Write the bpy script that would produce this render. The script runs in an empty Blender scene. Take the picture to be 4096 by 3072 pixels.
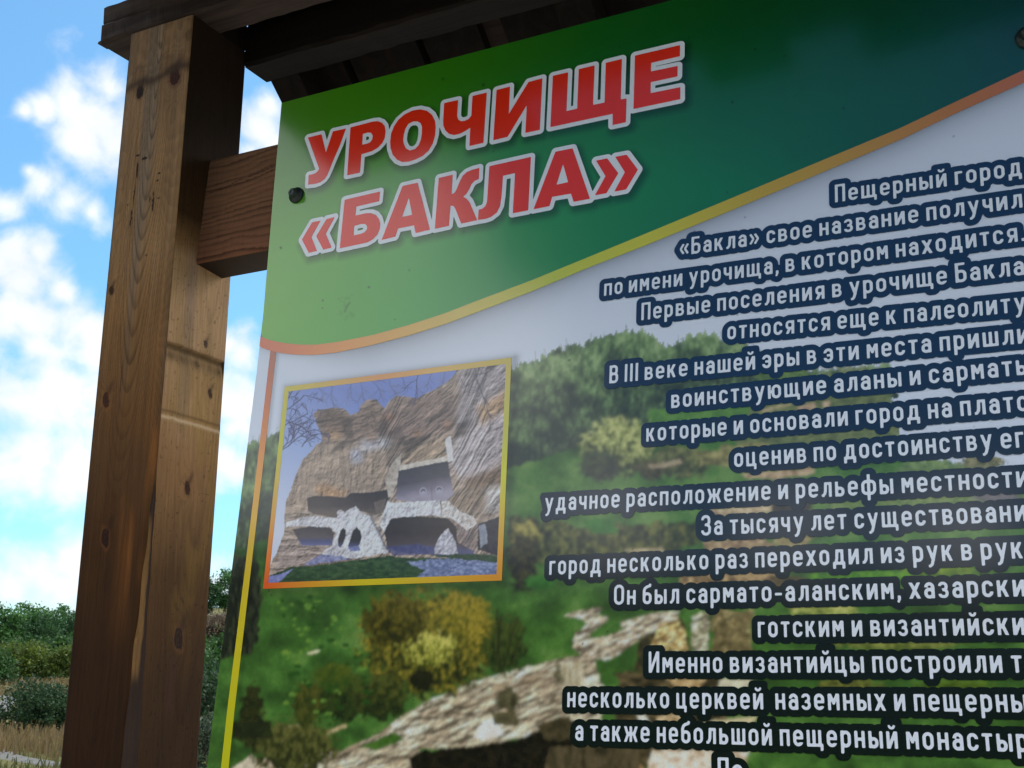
import bpy, math, random
import numpy as np
from mathutils import Matrix, Vector

D = bpy.data
SC = bpy.context.scene
COL = SC.collection
R = math.radians

# ------------------------------------------------------------------ camera
cam = D.objects.new('camera', D.cameras.new('camera'))
COL.objects.link(cam)
RIGHT = (0.8936772083, 0.4486806453, 0.0051697108)
UP = (0.1054276848, -0.2211605709, 0.9695220499)
FWD = (-0.4361491151, 0.8658947283, 0.2449495232)
EYE = (0.0, -1.0276657, 1.6816010)
cam.matrix_world = Matrix(((RIGHT[0], UP[0], -FWD[0], EYE[0]),
                           (RIGHT[1], UP[1], -FWD[1], EYE[1]),
                           (RIGHT[2], UP[2], -FWD[2], EYE[2]),
                           (0, 0, 0, 1)))
cam.data.sensor_width = 36.0
cam.data.lens = 40.43
cam.data.clip_start = 0.02
cam.data.clip_end = 4000
cam.data.dof.use_dof = True
cam.data.dof.focus_distance = 1.38
cam.data.dof.aperture_fstop = 44.0
SC.camera = cam
SC.view_settings.view_transform = 'Standard'
SC.view_settings.look = 'None'
SC.view_settings.gamma = 1.0
SC.view_settings.exposure = 0.8

# ------------------------------------------------------------------ sky and sun
SUN_EL, SUN_AZ = 58.0, -12.0          # azimuth measured from +Y towards +X (sun behind the board)


def unit(az, el):
    a, e = R(az), R(el)
    return Vector((math.sin(a) * math.cos(e), math.cos(a) * math.cos(e), math.sin(e)))


def N(nt, typ, **kw):
    n = nt.nodes.new(typ)
    for k, v in kw.items():
        setattr(n, k, v)
    return n


def setin(node, vals):
    for k, v in vals.items():
        node.inputs[k].default_value = v


def math_node(nt, op, a, b=None, c=None, clamp=False):
    n = N(nt, 'ShaderNodeMath', operation=op, use_clamp=clamp)
    for i, x in enumerate((a, b, c)):
        if x is None:
            continue
        if isinstance(x, (int, float)):
            n.inputs[i].default_value = x
        else:
            nt.links.new(x, n.inputs[i])
    return n.outputs[0]


CLOUD_GAIN = 9.6
world = D.worlds.new('World')
SC.world = world
world.use_nodes = True
wt = world.node_tree
wt.nodes.clear()
wout = N(wt, 'ShaderNodeOutputWorld')
wbg = N(wt, 'ShaderNodeBackground')
wbg.inputs['Strength'].default_value = 0.1
wt.links.new(wbg.outputs[0], wout.inputs[0])
sky = N(wt, 'ShaderNodeTexSky', sky_type='NISHITA', sun_disc=False, sun_elevation=R(SUN_EL),
        sun_rotation=R(SUN_AZ), air_density=1.0, dust_density=0.6, ozone_density=1.6)
tc = N(wt, 'ShaderNodeTexCoord')
DIR = tc.outputs['Generated']
# cumulus clumps: azimuth, elevation, angular radius (degrees)
CUMULUS = [(-49.0, 11.8, 2.6), (-46.1, 10.8, 2.6), (-51.4, 18.9, 1.2), (-50.2, 16.0, 1.0), (-45.7, 11.9, 2.0), (-48.5, 25.4, 1.7), (-49.6, 26.0, 1.0), (-47.9, 26.8, 0.8), (-50.8, 25.5, 0.7), (-47.2, 24.1, 1.3), (-48.9, 24.3, 1.2), (-51.7, 25.2, 0.4), (-50.4, 22.3, 1.0), (-49.3, 21.5, 1.0), (-48.1, 21.1, 0.7), (-51.2, 22.6, 0.4), (-52.1, 20.8, 0.9), (-52.0, 18.3, 1.2), (-50.9, 17.6, 1.2), (-51.3, 16.3, 1.1), (-50.4, 19.0, 0.6), (-48.1, 15.9, 1.2), (-49.1, 17.3, 0.7), (-47.1, 14.6, 1.3), (-50.0, 14.6, 0.7), (-50.7, 12.1, 1.7), (-48.7, 12.9, 1.8), (-46.8, 11.3, 2.2), (-49.8, 9.9, 2.0), (-47.7, 9.1, 1.6), (-50.7, 9.3, 1.3), (-46.1, 13.0, 1.7), (-44.9, 10.3, 2.1), (-48.9, 4.4, 1.2), (-47.4, 5.1, 1.2), (-46.0, 5.0, 1.7), (-50.0, 3.7, 1.0), (-47.6, 3.4, 1.3), (-39.8, 27.1, 0.7), (-40.3, 25.9, 1.1), (-39.4, 25.1, 0.9), (-40.7, 24.9, 0.7), (-40.4, 15.4, 0.8), (-41.2, 15.6, 0.6), (-41.1, 12.7, 1.2), (-40.3, 11.7, 1.3), (-40.9, 9.9, 1.2), (-40.2, 9.6, 0.9), (-40.8, 4.2, 0.9), (-40.0, 3.6, 0.7)]


def cloud_field(blobs, grow=1.0):
    cur = None
    for az, el, rad in blobs:
        v = N(wt, 'ShaderNodeVectorMath', operation='DISTANCE')
        wt.links.new(DIR, v.inputs[0])
        v.inputs[1].default_value = unit(az, el)
        m = math_node(wt, 'MULTIPLY_ADD', v.outputs['Value'], -1.0 / R(rad * grow), 1.0)
        cur = m if cur is None else math_node(wt, 'SMOOTH_MAX', cur, m, 0.35)
    return cur


near_field = cloud_field(CUMULUS, 1.45)
n1 = N(wt, 'ShaderNodeTexNoise', noise_dimensions='3D')
wt.links.new(DIR, n1.inputs['Vector'])
setin(n1, {'Scale': 24.0, 'Detail': 7.0, 'Roughness': 0.54, 'Distortion': 0.2})
edge = math_node(wt, 'MULTIPLY_ADD', n1.outputs['Fac'], 2.6, -1.30)
v1 = math_node(wt, 'ADD', near_field, edge)
mr1 = N(wt, 'ShaderNodeMapRange', interpolation_type='SMOOTHSTEP')
wt.links.new(v1, mr1.inputs['Value'])
setin(mr1, {'From Min': -0.22, 'From Max': 1.05})
# broad sunlit cumulus on the side of the sky the board faces; unseen bright clouds added elsewhere to light board and post
FAR = [(-135, 28, 13), (-143, 27, 9), (-149, 24, 7), (-140, 18, 6), (-150, 16, 5), (-158, 16.5, 4.5), (-166, 16, 4), (-174, 15.5, 4), (176, 15, 4.5), (-112, 30, 12)]
FILL_CLOUDS = [(-170, 66, 12), (-140, 64, 13), (140, 58, 13), (120, 34, 16), (100, 50, 14), (-100, 40, 14), (72, 16, 16), (45, 22, 13), (95, 20, 12), (20, 30, 9)]
far_field = cloud_field(FAR)
fill_field = cloud_field(FILL_CLOUDS, 1.2)
n2 = N(wt, 'ShaderNodeTexNoise', noise_dimensions='3D')
wt.links.new(DIR, n2.inputs['Vector'])
setin(n2, {'Scale': 6.0, 'Detail': 6.0, 'Roughness': 0.55})
v2 = math_node(wt, 'ADD', far_field, math_node(wt, 'MULTIPLY_ADD', n2.outputs['Fac'], 2.0, -1.0))
mr2 = N(wt, 'ShaderNodeMapRange', interpolation_type='SMOOTHSTEP')
wt.links.new(v2, mr2.inputs['Value'])
setin(mr2, {'From Min': 0.0, 'From Max': 0.6})
v2h = math_node(wt, 'ADD', fill_field, math_node(wt, 'MULTIPLY_ADD', n2.outputs['Fac'], 2.0, -1.0))
mr2h = N(wt, 'ShaderNodeMapRange', interpolation_type='SMOOTHSTEP')
wt.links.new(v2h, mr2h.inputs['Value'])
setin(mr2h, {'From Min': 0.0, 'From Max': 0.6})
# cloud colour: white tops, faint grey bodies
n3 = N(wt, 'ShaderNodeTexNoise', noise_dimensions='3D')
wt.links.new(DIR, n3.inputs['Vector'])
setin(n3, {'Scale': 16.0, 'Detail': 5.0, 'Roughness': 0.5})
cramp = N(wt, 'ShaderNodeValToRGB')
cramp.color_ramp.elements[0].position = 0.30
cramp.color_ramp.elements[0].color = (0.86, 0.90, 0.97, 1)
cramp.color_ramp.elements[1].position = 0.60
cramp.color_ramp.elements[1].color = (1.0, 1.02, 1.06, 1)
wt.links.new(n3.outputs['Fac'], cramp.inputs[0])
cg = N(wt, 'ShaderNodeVectorMath', operation='SCALE')
wt.links.new(cramp.outputs[0], cg.inputs[0])
cg.inputs['Scale'].default_value = 6.3
cg2 = N(wt, 'ShaderNodeVectorMath', operation='SCALE')
wt.links.new(cramp.outputs[0], cg2.inputs[0])
cg2.inputs['Scale'].default_value = CLOUD_GAIN * 1.3


def mixc(nt, fac, a, b, blend='MIX'):
    m = N(nt, 'ShaderNodeMix', data_type='RGBA', blend_type=blend)
    for sock, x in ((m.inputs[0], fac), (m.inputs[6], a), (m.inputs[7], b)):
        if isinstance(x, (int, float)):
            sock.default_value = x
        elif isinstance(x, tuple):
            sock.default_value = x
        else:
            nt.links.new(x, sock)
    return m.outputs[2]


skyc = N(wt, 'ShaderNodeVectorMath', operation='MULTIPLY')
wt.links.new(sky.outputs[0], skyc.inputs[0])
skyc.inputs[1].default_value = (0.57, 0.92, 1.02)
cg3 = N(wt, 'ShaderNodeVectorMath', operation='SCALE')
wt.links.new(cramp.outputs[0], cg3.inputs[0])
cg3.inputs['Scale'].default_value = CLOUD_GAIN * 3.0
c0 = mixc(wt, mr2h.outputs[0], skyc.outputs[0], cg3.outputs[0])
c1 = mixc(wt, mr2.outputs[0], c0, cg2.outputs[0])
c2 = mixc(wt, mr1.outputs[0], c1, cg.outputs[0])
wt.links.new(c2, wbg.inputs['Color'])

sun = D.objects.new('sun', D.lights.new('sun', 'SUN'))
COL.objects.link(sun)
sun.data.energy = 2.6
sun.data.angle = R(0.5)
sun.data.color = (1.0, 0.94, 0.85)
sun.rotation_euler = unit(SUN_AZ, SUN_EL).to_track_quat('Z', 'Y').to_euler()
sun.location = (0, 6, 12)

# ------------------------------------------------------------------ helpers


def lin(c):
    c = np.asarray(c, float) / 255.0
    return np.where(c <= 0.04045, c / 12.92, ((c + 0.055) / 1.055) ** 2.4)


def tag(o, label=None, cat=None, group=None, kind=None):
    if label:
        o['label'] = label
    if cat:
        o['category'] = cat
    if group:
        o['group'] = group
    if kind:
        o['kind'] = kind
    return o


def empty(name, mw=None, loc=None, rz=0.0):
    o = D.objects.new(name, None)
    COL.objects.link(o)
    o.empty_display_size = 0.2
    if mw is not None:
        o.matrix_world = mw
    if loc is not None:
        o.location = loc
        o.rotation_euler = (0, 0, rz)
    return o


def link_mesh(name, me, mat, parent=None, smooth=False):
    o = D.objects.new(name, me)
    COL.objects.link(o)
    if mat is not None:
        me.materials.append(mat)
    if parent is not None:
        o.parent = parent
    if smooth:
        me.polygons.foreach_set('use_smooth', [True] * len(me.polygons))
    return o


def poly_mesh(name, co, loops, starts, totals, col=None):
    """mesh from flat numpy arrays; col = per-vertex rgb"""
    me = D.meshes.new(name)
    me.vertices.add(len(co))
    me.vertices.foreach_set('co', np.asarray(co, np.float32).ravel())
    me.loops.add(len(loops))
    me.loops.foreach_set('vertex_index', np.asarray(loops, np.int32))
    me.polygons.add(len(starts))
    me.polygons.foreach_set('loop_start', np.asarray(starts, np.int32))
    me.polygons.foreach_set('loop_total', np.asarray(totals, np.int32))
    me.update(calc_edges=True)
    if col is not None:
        a = me.color_attributes.new('print', 'FLOAT_COLOR', 'POINT')
        rgba = np.ones((len(co), 4), np.float32)
        rgba[:, :3] = col
        a.data.foreach_set('color', rgba.ravel())
    me.validate()
    return me


def quad_mesh(name, co, quads, col=None):
    q = np.asarray(quads, np.int32)
    n = len(q)
    return poly_mesh(name, co, q.ravel(), np.arange(n) * 4, np.full(n, 4), col)


def grid_quads(nu, nv, base=0, flip=False):
    i, j = np.meshgrid(np.arange(nu - 1), np.arange(nv - 1), indexing='ij')
    a = (i * nv + j).ravel() + base
    q = np.stack([a, a + nv, a + nv + 1, a + 1], 1)
    return q[:, ::-1] if flip else q


class MB:
    """collects boxes / beams into one mesh"""

    def __init__(self):
        self.v, self.f = [], []

    def hexa(self, p):
        b = len(self.v)
        self.v += [tuple(x) for x in p]
        for f in ((0, 3, 2, 1), (4, 5, 6, 7), (0, 1, 5, 4), (1, 2, 6, 5), (2, 3, 7, 6), (3, 0, 4, 7)):
            self.f.append(tuple(b + k for k in f))

    def box(self, x0, x1, y0, y1, z0, z1):
        self.hexa([(x0, y0, z0), (x1, y0, z0), (x1, y1, z0), (x0, y1, z0),
                   (x0, y0, z1), (x1, y0, z1), (x1, y1, z1), (x0, y1, z1)])

    def build(self, name, mat, parent=None, bevel=0.0, seg=2):
        me = D.meshes.new(name)
        me.from_pydata(self.v, [], self.f)
        me.update()
        o = link_mesh(name, me, mat, parent)
        if bevel:
            m = o.modifiers.new('bevel', 'BEVEL')
            m.width = bevel
            m.segments = seg
        return o


# ------------------------------------------------------------------ numpy noise
def _hash(ix, iy, seed):
    h = (ix.astype(np.int64) * 374761393 + iy.astype(np.int64) * 668265263 + seed * 974634777) & 0xFFFFFFFF
    h = ((h ^ (h >> 13)) * 1274126177) & 0xFFFFFFFF
    return ((h ^ (h >> 16)) & 0xFFFFFF) / float(0xFFFFFF)


def vnoise(x, y, seed=0):
    ix, iy = np.floor(x), np.floor(y)
    fx, fy = x - ix, y - iy
    fx = fx * fx * (3 - 2 * fx)
    fy = fy * fy * (3 - 2 * fy)
    a, b = _hash(ix, iy, seed), _hash(ix + 1, iy, seed)
    c, d = _hash(ix, iy + 1, seed), _hash(ix + 1, iy + 1, seed)
    return (a * (1 - fx) + b * fx) * (1 - fy) + (c * (1 - fx) + d * fx) * fy


def fbm(x, y, seed=0, oct=4, gain=0.5):
    s, a, t = 0.0, 1.0, 0.0
    for k in range(oct):
        s = s + a * vnoise(x * 2 ** k, y * 2 ** k, seed + 17 * k)
        t += a
        a *= gain
    return s / t


def sstep(a, b, x):
    t = np.clip((x - a) / (b - a), 0, 1)
    return t * t * (3 - 2 * t)


def inside(pts, X, Y):
    r = np.zeros(X.shape, bool)
    n = len(pts)
    for i in range(n):
        x0, y0 = pts[i]
        x1, y1 = pts[(i + 1) % n]
        if y0 == y1:
            continue
        c = (y0 > Y) != (y1 > Y)
        r ^= c & (X < (x1 - x0) * (Y - y0) / (y1 - y0) + x0)
    return r


def lerp(a, b, t):
    t = np.asarray(t)[..., None]
    return a * (1 - t) + b * t


def ramp(t, stops):
    """stops: [(t, rgb255)] -> linear colours"""
    ts = [s[0] for s in stops]
    cs = np.array([lin(s[1]) for s in stops])
    return np.stack([np.interp(t, ts, cs[:, k]) for k in range(3)], -1)


# ------------------------------------------------------------------ materials
def new_mat(name):
    m = D.materials.new(name)
    m.use_nodes = True
    nt = m.node_tree
    b = nt.nodes['Principled BSDF']
    return m, nt, b


def print_material(name, rough=0.13, spec=0.5, grain=0.05):
    """printed vinyl: the ink colours live on the mesh, a fine grain and dust are added here"""
    m, nt, b = new_mat(name)
    at = N(nt, 'ShaderNodeAttribute', attribute_name='print')
    co = N(nt, 'ShaderNodeTexCoord')
    n = N(nt, 'ShaderNodeTexNoise')
    nt.links.new(co.outputs['Object'], n.inputs['Vector'])
    setin(n, {'Scale': 900.0, 'Detail': 2.0})
    g = math_node(nt, 'MULTIPLY_ADD', n.outputs['Fac'], 2 * grain, 1 - grain)
    mul = N(nt, 'ShaderNodeVectorMath', operation='SCALE')
    nt.links.new(at.outputs['Color'], mul.inputs[0])
    nt.links.new(g, mul.inputs['Scale'])
    nt.links.new(mul.outputs[0], b.inputs['Base Color'])
    n2 = N(nt, 'ShaderNodeTexNoise')
    nt.links.new(co.outputs['Object'], n2.inputs['Vector'])
    setin(n2, {'Scale': 14.0, 'Detail': 5.0})
    rr = math_node(nt, 'MULTIPLY_ADD', n2.outputs['Fac'], 0.08, rough - 0.04)
    nt.links.new(rr, b.inputs['Roughness'])
    b.inputs['Specular IOR Level'].default_value = spec
    b.inputs['IOR'].default_value = 1.56
    return m


def wood_attr_material(name, rough=0.78):
    m, nt, b = new_mat(name)
    at = N(nt, 'ShaderNodeAttribute', attribute_name='print')
    co = N(nt, 'ShaderNodeTexCoord')
    mp = N(nt, 'ShaderNodeMapping')
    mp.inputs['Scale'].default_value = (900, 900, 40)
    nt.links.new(co.outputs['Object'], mp.inputs['Vector'])
    n = N(nt, 'ShaderNodeTexNoise')
    nt.links.new(mp.outputs[0], n.inputs['Vector'])
    setin(n, {'Scale': 1.0, 'Detail': 3.0})
    g = math_node(nt, 'MULTIPLY_ADD', n.outputs['Fac'], 0.5, 0.75)
    mul = N(nt, 'ShaderNodeVectorMath', operation='SCALE')
    nt.links.new(at.outputs['Color'], mul.inputs[0])
    nt.links.new(g, mul.inputs['Scale'])
    nt.links.new(mul.outputs[0], b.inputs['Base Color'])
    b.inputs['Roughness'].default_value = rough
    b.inputs['Specular IOR Level'].default_value = 0.12
    bp = N(nt, 'ShaderNodeBump')
    bp.inputs['Strength'].default_value = 0.35
    bp.inputs['Distance'].default_value = 0.002
    nt.links.new(n.outputs['Fac'], bp.inputs['Height'])
    nt.links.new(bp.outputs[0], b.inputs['Normal'])
    return m


def wood_material(name, dark, light, axis='x', rough=0.75, scale=1.0):
    m, nt, b = new_mat(name)
    co = N(nt, 'ShaderNodeTexCoord')
    mp = N(nt, 'ShaderNodeMapping')
    s = {'x': (3, 60, 60), 'y': (60, 3, 60), 'z': (60, 60, 3)}[axis]
    mp.inputs['Scale'].default_value = tuple(k * scale for k in s)
    nt.links.new(co.outputs['Object'], mp.inputs['Vector'])
    n = N(nt, 'ShaderNodeTexNoise')
    nt.links.new(mp.outputs[0], n.inputs['Vector'])
    setin(n, {'Scale': 1.0, 'Detail': 6.0, 'Roughness': 0.6, 'Distortion': 0.8})
    cr = N(nt, 'ShaderNodeValToRGB')
    cr.color_ramp.elements[0].position = 0.3
    cr.color_ramp.elements[0].color = (*dark, 1)
    cr.color_ramp.elements[1].position = 0.72
    cr.color_ramp.elements[1].color = (*light, 1)
    nt.links.new(n.outputs['Fac'], cr.inputs[0])
    nt.links.new(cr.outputs[0], b.inputs['Base Color'])
    b.inputs['Roughness'].default_value = rough
    b.inputs['Specular IOR Level'].default_value = 0.12
    bp = N(nt, 'ShaderNodeBump')
    bp.inputs['Strength'].default_value = 0.5
    bp.inputs['Distance'].default_value = 0.003
    nt.links.new(n.outputs['Fac'], bp.inputs['Height'])
    nt.links.new(bp.outputs[0], b.inputs['Normal'])
    return m


def leaf_material(name, cols):
    m, nt, b = new_mat(name)
    at = N(nt, 'ShaderNodeAttribute', attribute_name='print')
    nt.links.new(at.outputs['Color'], b.inputs['Base Color'])
    b.inputs['Roughness'].default_value = 0.6
    b.inputs['Specular IOR Level'].default_value = 0.25
    tr = N(nt, 'ShaderNodeBsdfTranslucent')
    nt.links.new(at.outputs['Color'], tr.inputs['Color'])
    mx = N(nt, 'ShaderNodeMixShader')
    mx.inputs[0].default_value = 0.35
    nt.links.new(b.outputs[0], mx.inputs[1])
    nt.links.new(tr.outputs[0], mx.inputs[2])
    nt.links.new(mx.outputs[0], nt.nodes['Material Output'].inputs['Surface'])
    return m


# ------------------------------------------------------------------ terrain
rng = np.random.default_rng(7)


def ground_z(x, y):
    x = np.asarray(x, float)
    y = np.asarray(y, float)
    d = np.hypot(x - EYE[0], y - EYE[1])
    az = np.degrees(np.arctan2(x - EYE[0], y - EYE[1]))
    z = np.clip(d - 25, 0, None) * 0.020
    front = sstep(-95, -70, az) * (1 - sstep(70, 95, az))
    # dry slope rising behind the field, highest towards the post's right
    w = np.exp(-((az + 39) / 6.5) ** 2)
    z = z + front * w * sstep(55, 150, d) * 4.4 + front * sstep(90, 220, d) * 5.0
    # wooded hill behind the viewer
    back = 1 - front
    z = z + back * sstep(18, 75, d) * 18.0
    z = z + (vnoise(x * 0.09, y * 0.09, 3) - 0.5) * 0.35 * sstep(6, 20, d) + (vnoise(x * 0.5, y * 0.5, 5) - 0.5) * 0.10 * sstep(4, 12, d)
    return z


def make_ground():
    rad = np.concatenate([np.linspace(0, 12, 13), np.geomspace(13, 420, 85), [700, 1200, 2500]])
    az = np.concatenate([np.linspace(-180, -56, 63)[:-1], np.linspace(-56, -34, 89)[:-1], np.linspace(-34, 180, 108)])
    Rr, A = np.meshgrid(rad, np.radians(az), indexing='ij')
    X, Y = EYE[0] + Rr * np.sin(A), EYE[1] + Rr * np.cos(A)
    Z = ground_z(X, Y)
    co = np.stack([X, Y, Z], -1).reshape(-1, 3)
    me = quad_mesh('ground', co, grid_quads(len(rad), len(az)))
    m, nt, b = new_mat('meadow')
    cn = N(nt, 'ShaderNodeTexCoord')
    n = N(nt, 'ShaderNodeTexNoise')
    nt.links.new(cn.outputs['Object'], n.inputs['Vector'])
    setin(n, {'Scale': 0.16, 'Detail': 8.0, 'Roughness': 0.62})
    cr = N(nt, 'ShaderNodeValToRGB')
    e = cr.color_ramp.elements
    e[0].position, e[0].color = 0.36, (0.050, 0.060, 0.018, 1)
    e[1].position, e[1].color = 0.66, (0.165, 0.118, 0.056, 1)
    x = e.new(0.50)
    x.color = (0.090, 0.092, 0.030, 1)
    nt.links.new(n.outputs['Fac'], cr.inputs[0])
    n2 = N(nt, 'ShaderNodeTexNoise')
    nt.links.new(cn.outputs['Object'], n2.inputs['Vector'])
    setin(n2, {'Scale': 5.0, 'Detail': 5.0, 'Roughness': 0.7})
    g = math_node(nt, 'MULTIPLY_ADD', n2.outputs['Fac'], 1.1, 0.45)
    mul = N(nt, 'ShaderNodeVectorMath', operation='SCALE')
    nt.links.new(cr.outputs[0], mul.inputs[0])
    nt.links.new(g, mul.inputs['Scale'])
    # woods on the hill behind the viewer: darker greens above the open ground
    near = N(nt, 'ShaderNodeVectorMath', operation='LENGTH')
    nt.links.new(cn.outputs['Object'], near.inputs[0])
    nf = N(nt, 'ShaderNodeMapRange')
    nt.links.new(near.outputs['Value'], nf.inputs['Value'])
    setin(nf, {'From Min': 15.0, 'From Max': 10.0})
    bounce_ground = mixc(nt, nf.outputs[0], mul.outputs[0], (0.30, 0.285, 0.25, 1))  # unseen pale ground, added to bounce sunlight up onto the board
    sx = N(nt, 'ShaderNodeSeparateXYZ')
    nt.links.new(cn.outputs['Object'], sx.inputs[0])
    wood = N(nt, 'ShaderNodeMapRange')
    nt.links.new(sx.outputs['Y'], wood.inputs['Value'])
    setin(wood, {'From Min': -16.0, 'From Max': -28.0})
    c = mixc(nt, wood.outputs[0], bounce_ground, (0.018, 0.028, 0.010, 1))
    nt.links.new(c, b.inputs['Base Color'])
    b.inputs['Roughness'].default_value = 0.95
    b.inputs['Specular IOR Level'].default_value = 0.1
    bp = N(nt, 'ShaderNodeBump')
    bp.inputs['Strength'].default_value = 0.6
    bp.inputs['Distance'].default_value = 0.3
    nt.links.new(n2.outputs['Fac'], bp.inputs['Height'])
    nt.links.new(bp.outputs[0], b.inputs['Normal'])
    o = link_mesh('ground', me, m, smooth=True)
    tag(o, kind='structure')


make_ground()


def polar(az, d):
    a = R(az)
    return EYE[0] + d * math.sin(a), EYE[1] + d * math.cos(a)


def make_path(name, pts, width):
    P = np.array([polar(*p) for p in pts])
    t = np.linspace(0, len(P) - 1, 60)
    C = np.stack([np.interp(t, np.arange(len(P)), P[:, k]) for k in (0, 1)], 1)
    T = np.gradient(C, axis=0)
    T /= np.linalg.norm(T, axis=1)[:, None]
    Nn = np.stack([-T[:, 1], T[:, 0]], 1)
    rows = []
    for s in np.linspace(-1, 1, 7):
        w = width * (1 + 0.3 * (vnoise(t * 2.1, t * 0 + s * 3, 9) - 0.5))
        q = C + Nn * (s * w)[:, None]
        z = ground_z(q[:, 0], q[:, 1]) + 0.035 * (1 - s * s) + 0.004
        rows.append(np.column_stack([q, z]))
    co = np.array(rows).reshape(-1, 3)
    m, nt, b = new_mat('limestone_gravel')
    cn = N(nt, 'ShaderNodeTexCoord')
    n = N(nt, 'ShaderNodeTexNoise')
    nt.links.new(cn.outputs['Object'], n.inputs['Vector'])
    setin(n, {'Scale': 3.0, 'Detail': 8.0, 'Roughness': 0.7})
    cr = N(nt, 'ShaderNodeValToRGB')
    cr.color_ramp.elements[0].position, cr.color_ramp.elements[0].color = 0.3, (0.05, 0.047, 0.036, 1)
    cr.color_ramp.elements[1].position, cr.color_ramp.elements[1].color = 0.65, (0.115, 0.112, 0.10, 1)
    nt.links.new(n.outputs['Fac'], cr.inputs[0])
    nt.links.new(cr.outputs[0], b.inputs['Base Color'])
    b.inputs['Roughness'].default_value = 0.95
    o = link_mesh(name, quad_mesh(name, co, grid_quads(7, 60)), m, smooth=True)
    tag(o, kind='structure')


make_path('path', [(-53.0, 62), (-50.6, 60), (-49.4, 56), (-49.6, 47), (-50.4, 36), (-50.6, 29), (-49.4, 25.5), (-47.4, 23.4), (-44, 22.4), (-38, 21)], 0.30)


# ------------------------------------------------------------------ grass
def make_grass():
    n = 26000
    az = rng.uniform(-53, -37.5, n)
    d = np.exp(rng.uniform(np.log(17), np.log(75), n))
    a = np.radians(az)
    x, y = EYE[0] + d * np.sin(a), EYE[1] + d * np.cos(a)
    clump = fbm(x * 0.22, y * 0.22, 21, 3)
    keep = rng.uniform(0, 1, n) < sstep(0.42, 0.68, clump) * 0.8 + 0.06
    x, y, d, clump = x[keep], y[keep], d[keep], clump[keep]
    n = len(x)
    z = ground_z(x, y) - 0.02
    h = rng.uniform(0.08, 0.26, n) * (0.6 + 0.9 * sstep(0.4, 0.65, clump))
    w = rng.uniform(0.012, 0.03, n) * (d / 25)
    th = rng.uniform(0, 2 * np.pi, n)
    lean = rng.uniform(-0.35, 0.35, (n, 2)) * h[:, None]
    px, py = np.cos(th) * w, np.sin(th) * w
    co = np.empty((n, 4, 3))
    co[:, 0] = np.column_stack([x - px, y - py, z])
    co[:, 1] = np.column_stack([x + px, y + py, z])
    co[:, 2] = np.column_stack([x + px * 0.3 + lean[:, 0], y + py * 0.3 + lean[:, 1], z + h])
    co[:, 3] = np.column_stack([x - px * 0.3 + lean[:, 0], y - py * 0.3 + lean[:, 1], z + h])
    dry = sstep(0.44, 0.66, clump + rng.uniform(-0.12, 0.12, n) + 0.16 * np.exp(-((d - 28) / 4.0) ** 2) - 0.14 * (d < 23))
    c = lerp(np.array([0.066, 0.084, 0.024]), np.array([0.185, 0.130, 0.058]), dry) * rng.uniform(0.7, 1.25, n)[:, None]
    col = np.repeat(c[:, None], 4, 1).reshape(-1, 3)
    me = quad_mesh('dry_grass', co.reshape(-1, 3), np.arange(n * 4).reshape(-1, 4), col)
    o = link_mesh('dry_grass', me, leaf_material('grass_blades', None))
    tag(o, 'dry straw coloured grass mixed with green on the meadow', 'grass', kind='stuff')


make_grass()


# ------------------------------------------------------------------ trees and shrubs
LEAF = leaf_material('foliage', None)
BARK = wood_material('bark', (0.035, 0.028, 0.02), (0.10, 0.085, 0.065), 'z', 0.9, 0.05)


def tube(points, radii, seg=7):
    co, q = [], []
    for k, (p, r) in enumerate(zip(points, radii)):
        for s in range(seg):
            t = 2 * math.pi * s / seg
            co.append((p[0] + r * math.cos(t), p[1] + r * math.sin(t), p[2]))
    for k in range(len(points) - 1):
        for s in range(seg):
            a, b = k * seg + s, k * seg + (s + 1) % seg
            q.append((a, b, b + seg, a + seg))
    return co, q


def crown_mesh(name, seed, height, width, base, n_clump, n_leaf, leaf, c_lo, c_hi, shape='round'):
    r = np.random.default_rng(seed)
    # clump centres over and inside an uneven crown
    u = r.normal(size=(n_clump, 3))
    u /= np.linalg.norm(u, axis=1)[:, None]
    rad = r.uniform(0.35, 1.0, n_clump) ** 0.6
    c = u * rad[:, None]
    hz = (height - base) / 2
    wob = 0.75 + 0.5 * vnoise(np.arctan2(u[:, 1], u[:, 0]) * 1.3 + 7, u[:, 2] * 2.2, seed)
    if shape == 'shrub':
        c[:, 2] = np.abs(c[:, 2]) * 1.6 - 0.75
    c = c * wob[:, None] * np.array([width / 2, width / 2, hz]) + np.array([0, 0, base + hz])
    cr = r.uniform(0.16, 0.34, n_clump) * width
    ccol = r.uniform(0, 1, n_clump)
    k = np.repeat(np.arange(n_clump), n_leaf)
    off = r.normal(size=(len(k), 3)) * 0.42
    p = c[k] + off * cr[k][:, None] * np.array([1, 1, 0.75])
    p[:, 2] = np.maximum(p[:, 2], 0.03)
    n = len(p)
    s = leaf * r.uniform(0.6, 1.4, n)
    a = r.normal(size=(n, 3))
    a /= np.linalg.norm(a, axis=1)[:, None]
    b = np.cross(a, r.normal(size=(n, 3)))
    b /= np.linalg.norm(b, axis=1)[:, None]
    a, b = a * s[:, None], b * (s * 0.6)[:, None]
    co = np.stack([p - a, p + b * 0.9, p + a, p - b * 0.9], 1).reshape(-1, 3)
    t = np.clip(ccol[k] * 0.65 + r.uniform(0, 0.45, n), 0, 1)
    col = lerp(np.array(c_lo), np.array(c_hi), t)
    return quad_mesh(name, co, np.arange(n * 4).reshape(-1, 4), np.repeat(col[:, None], 4, 1).reshape(-1, 3))


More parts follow.
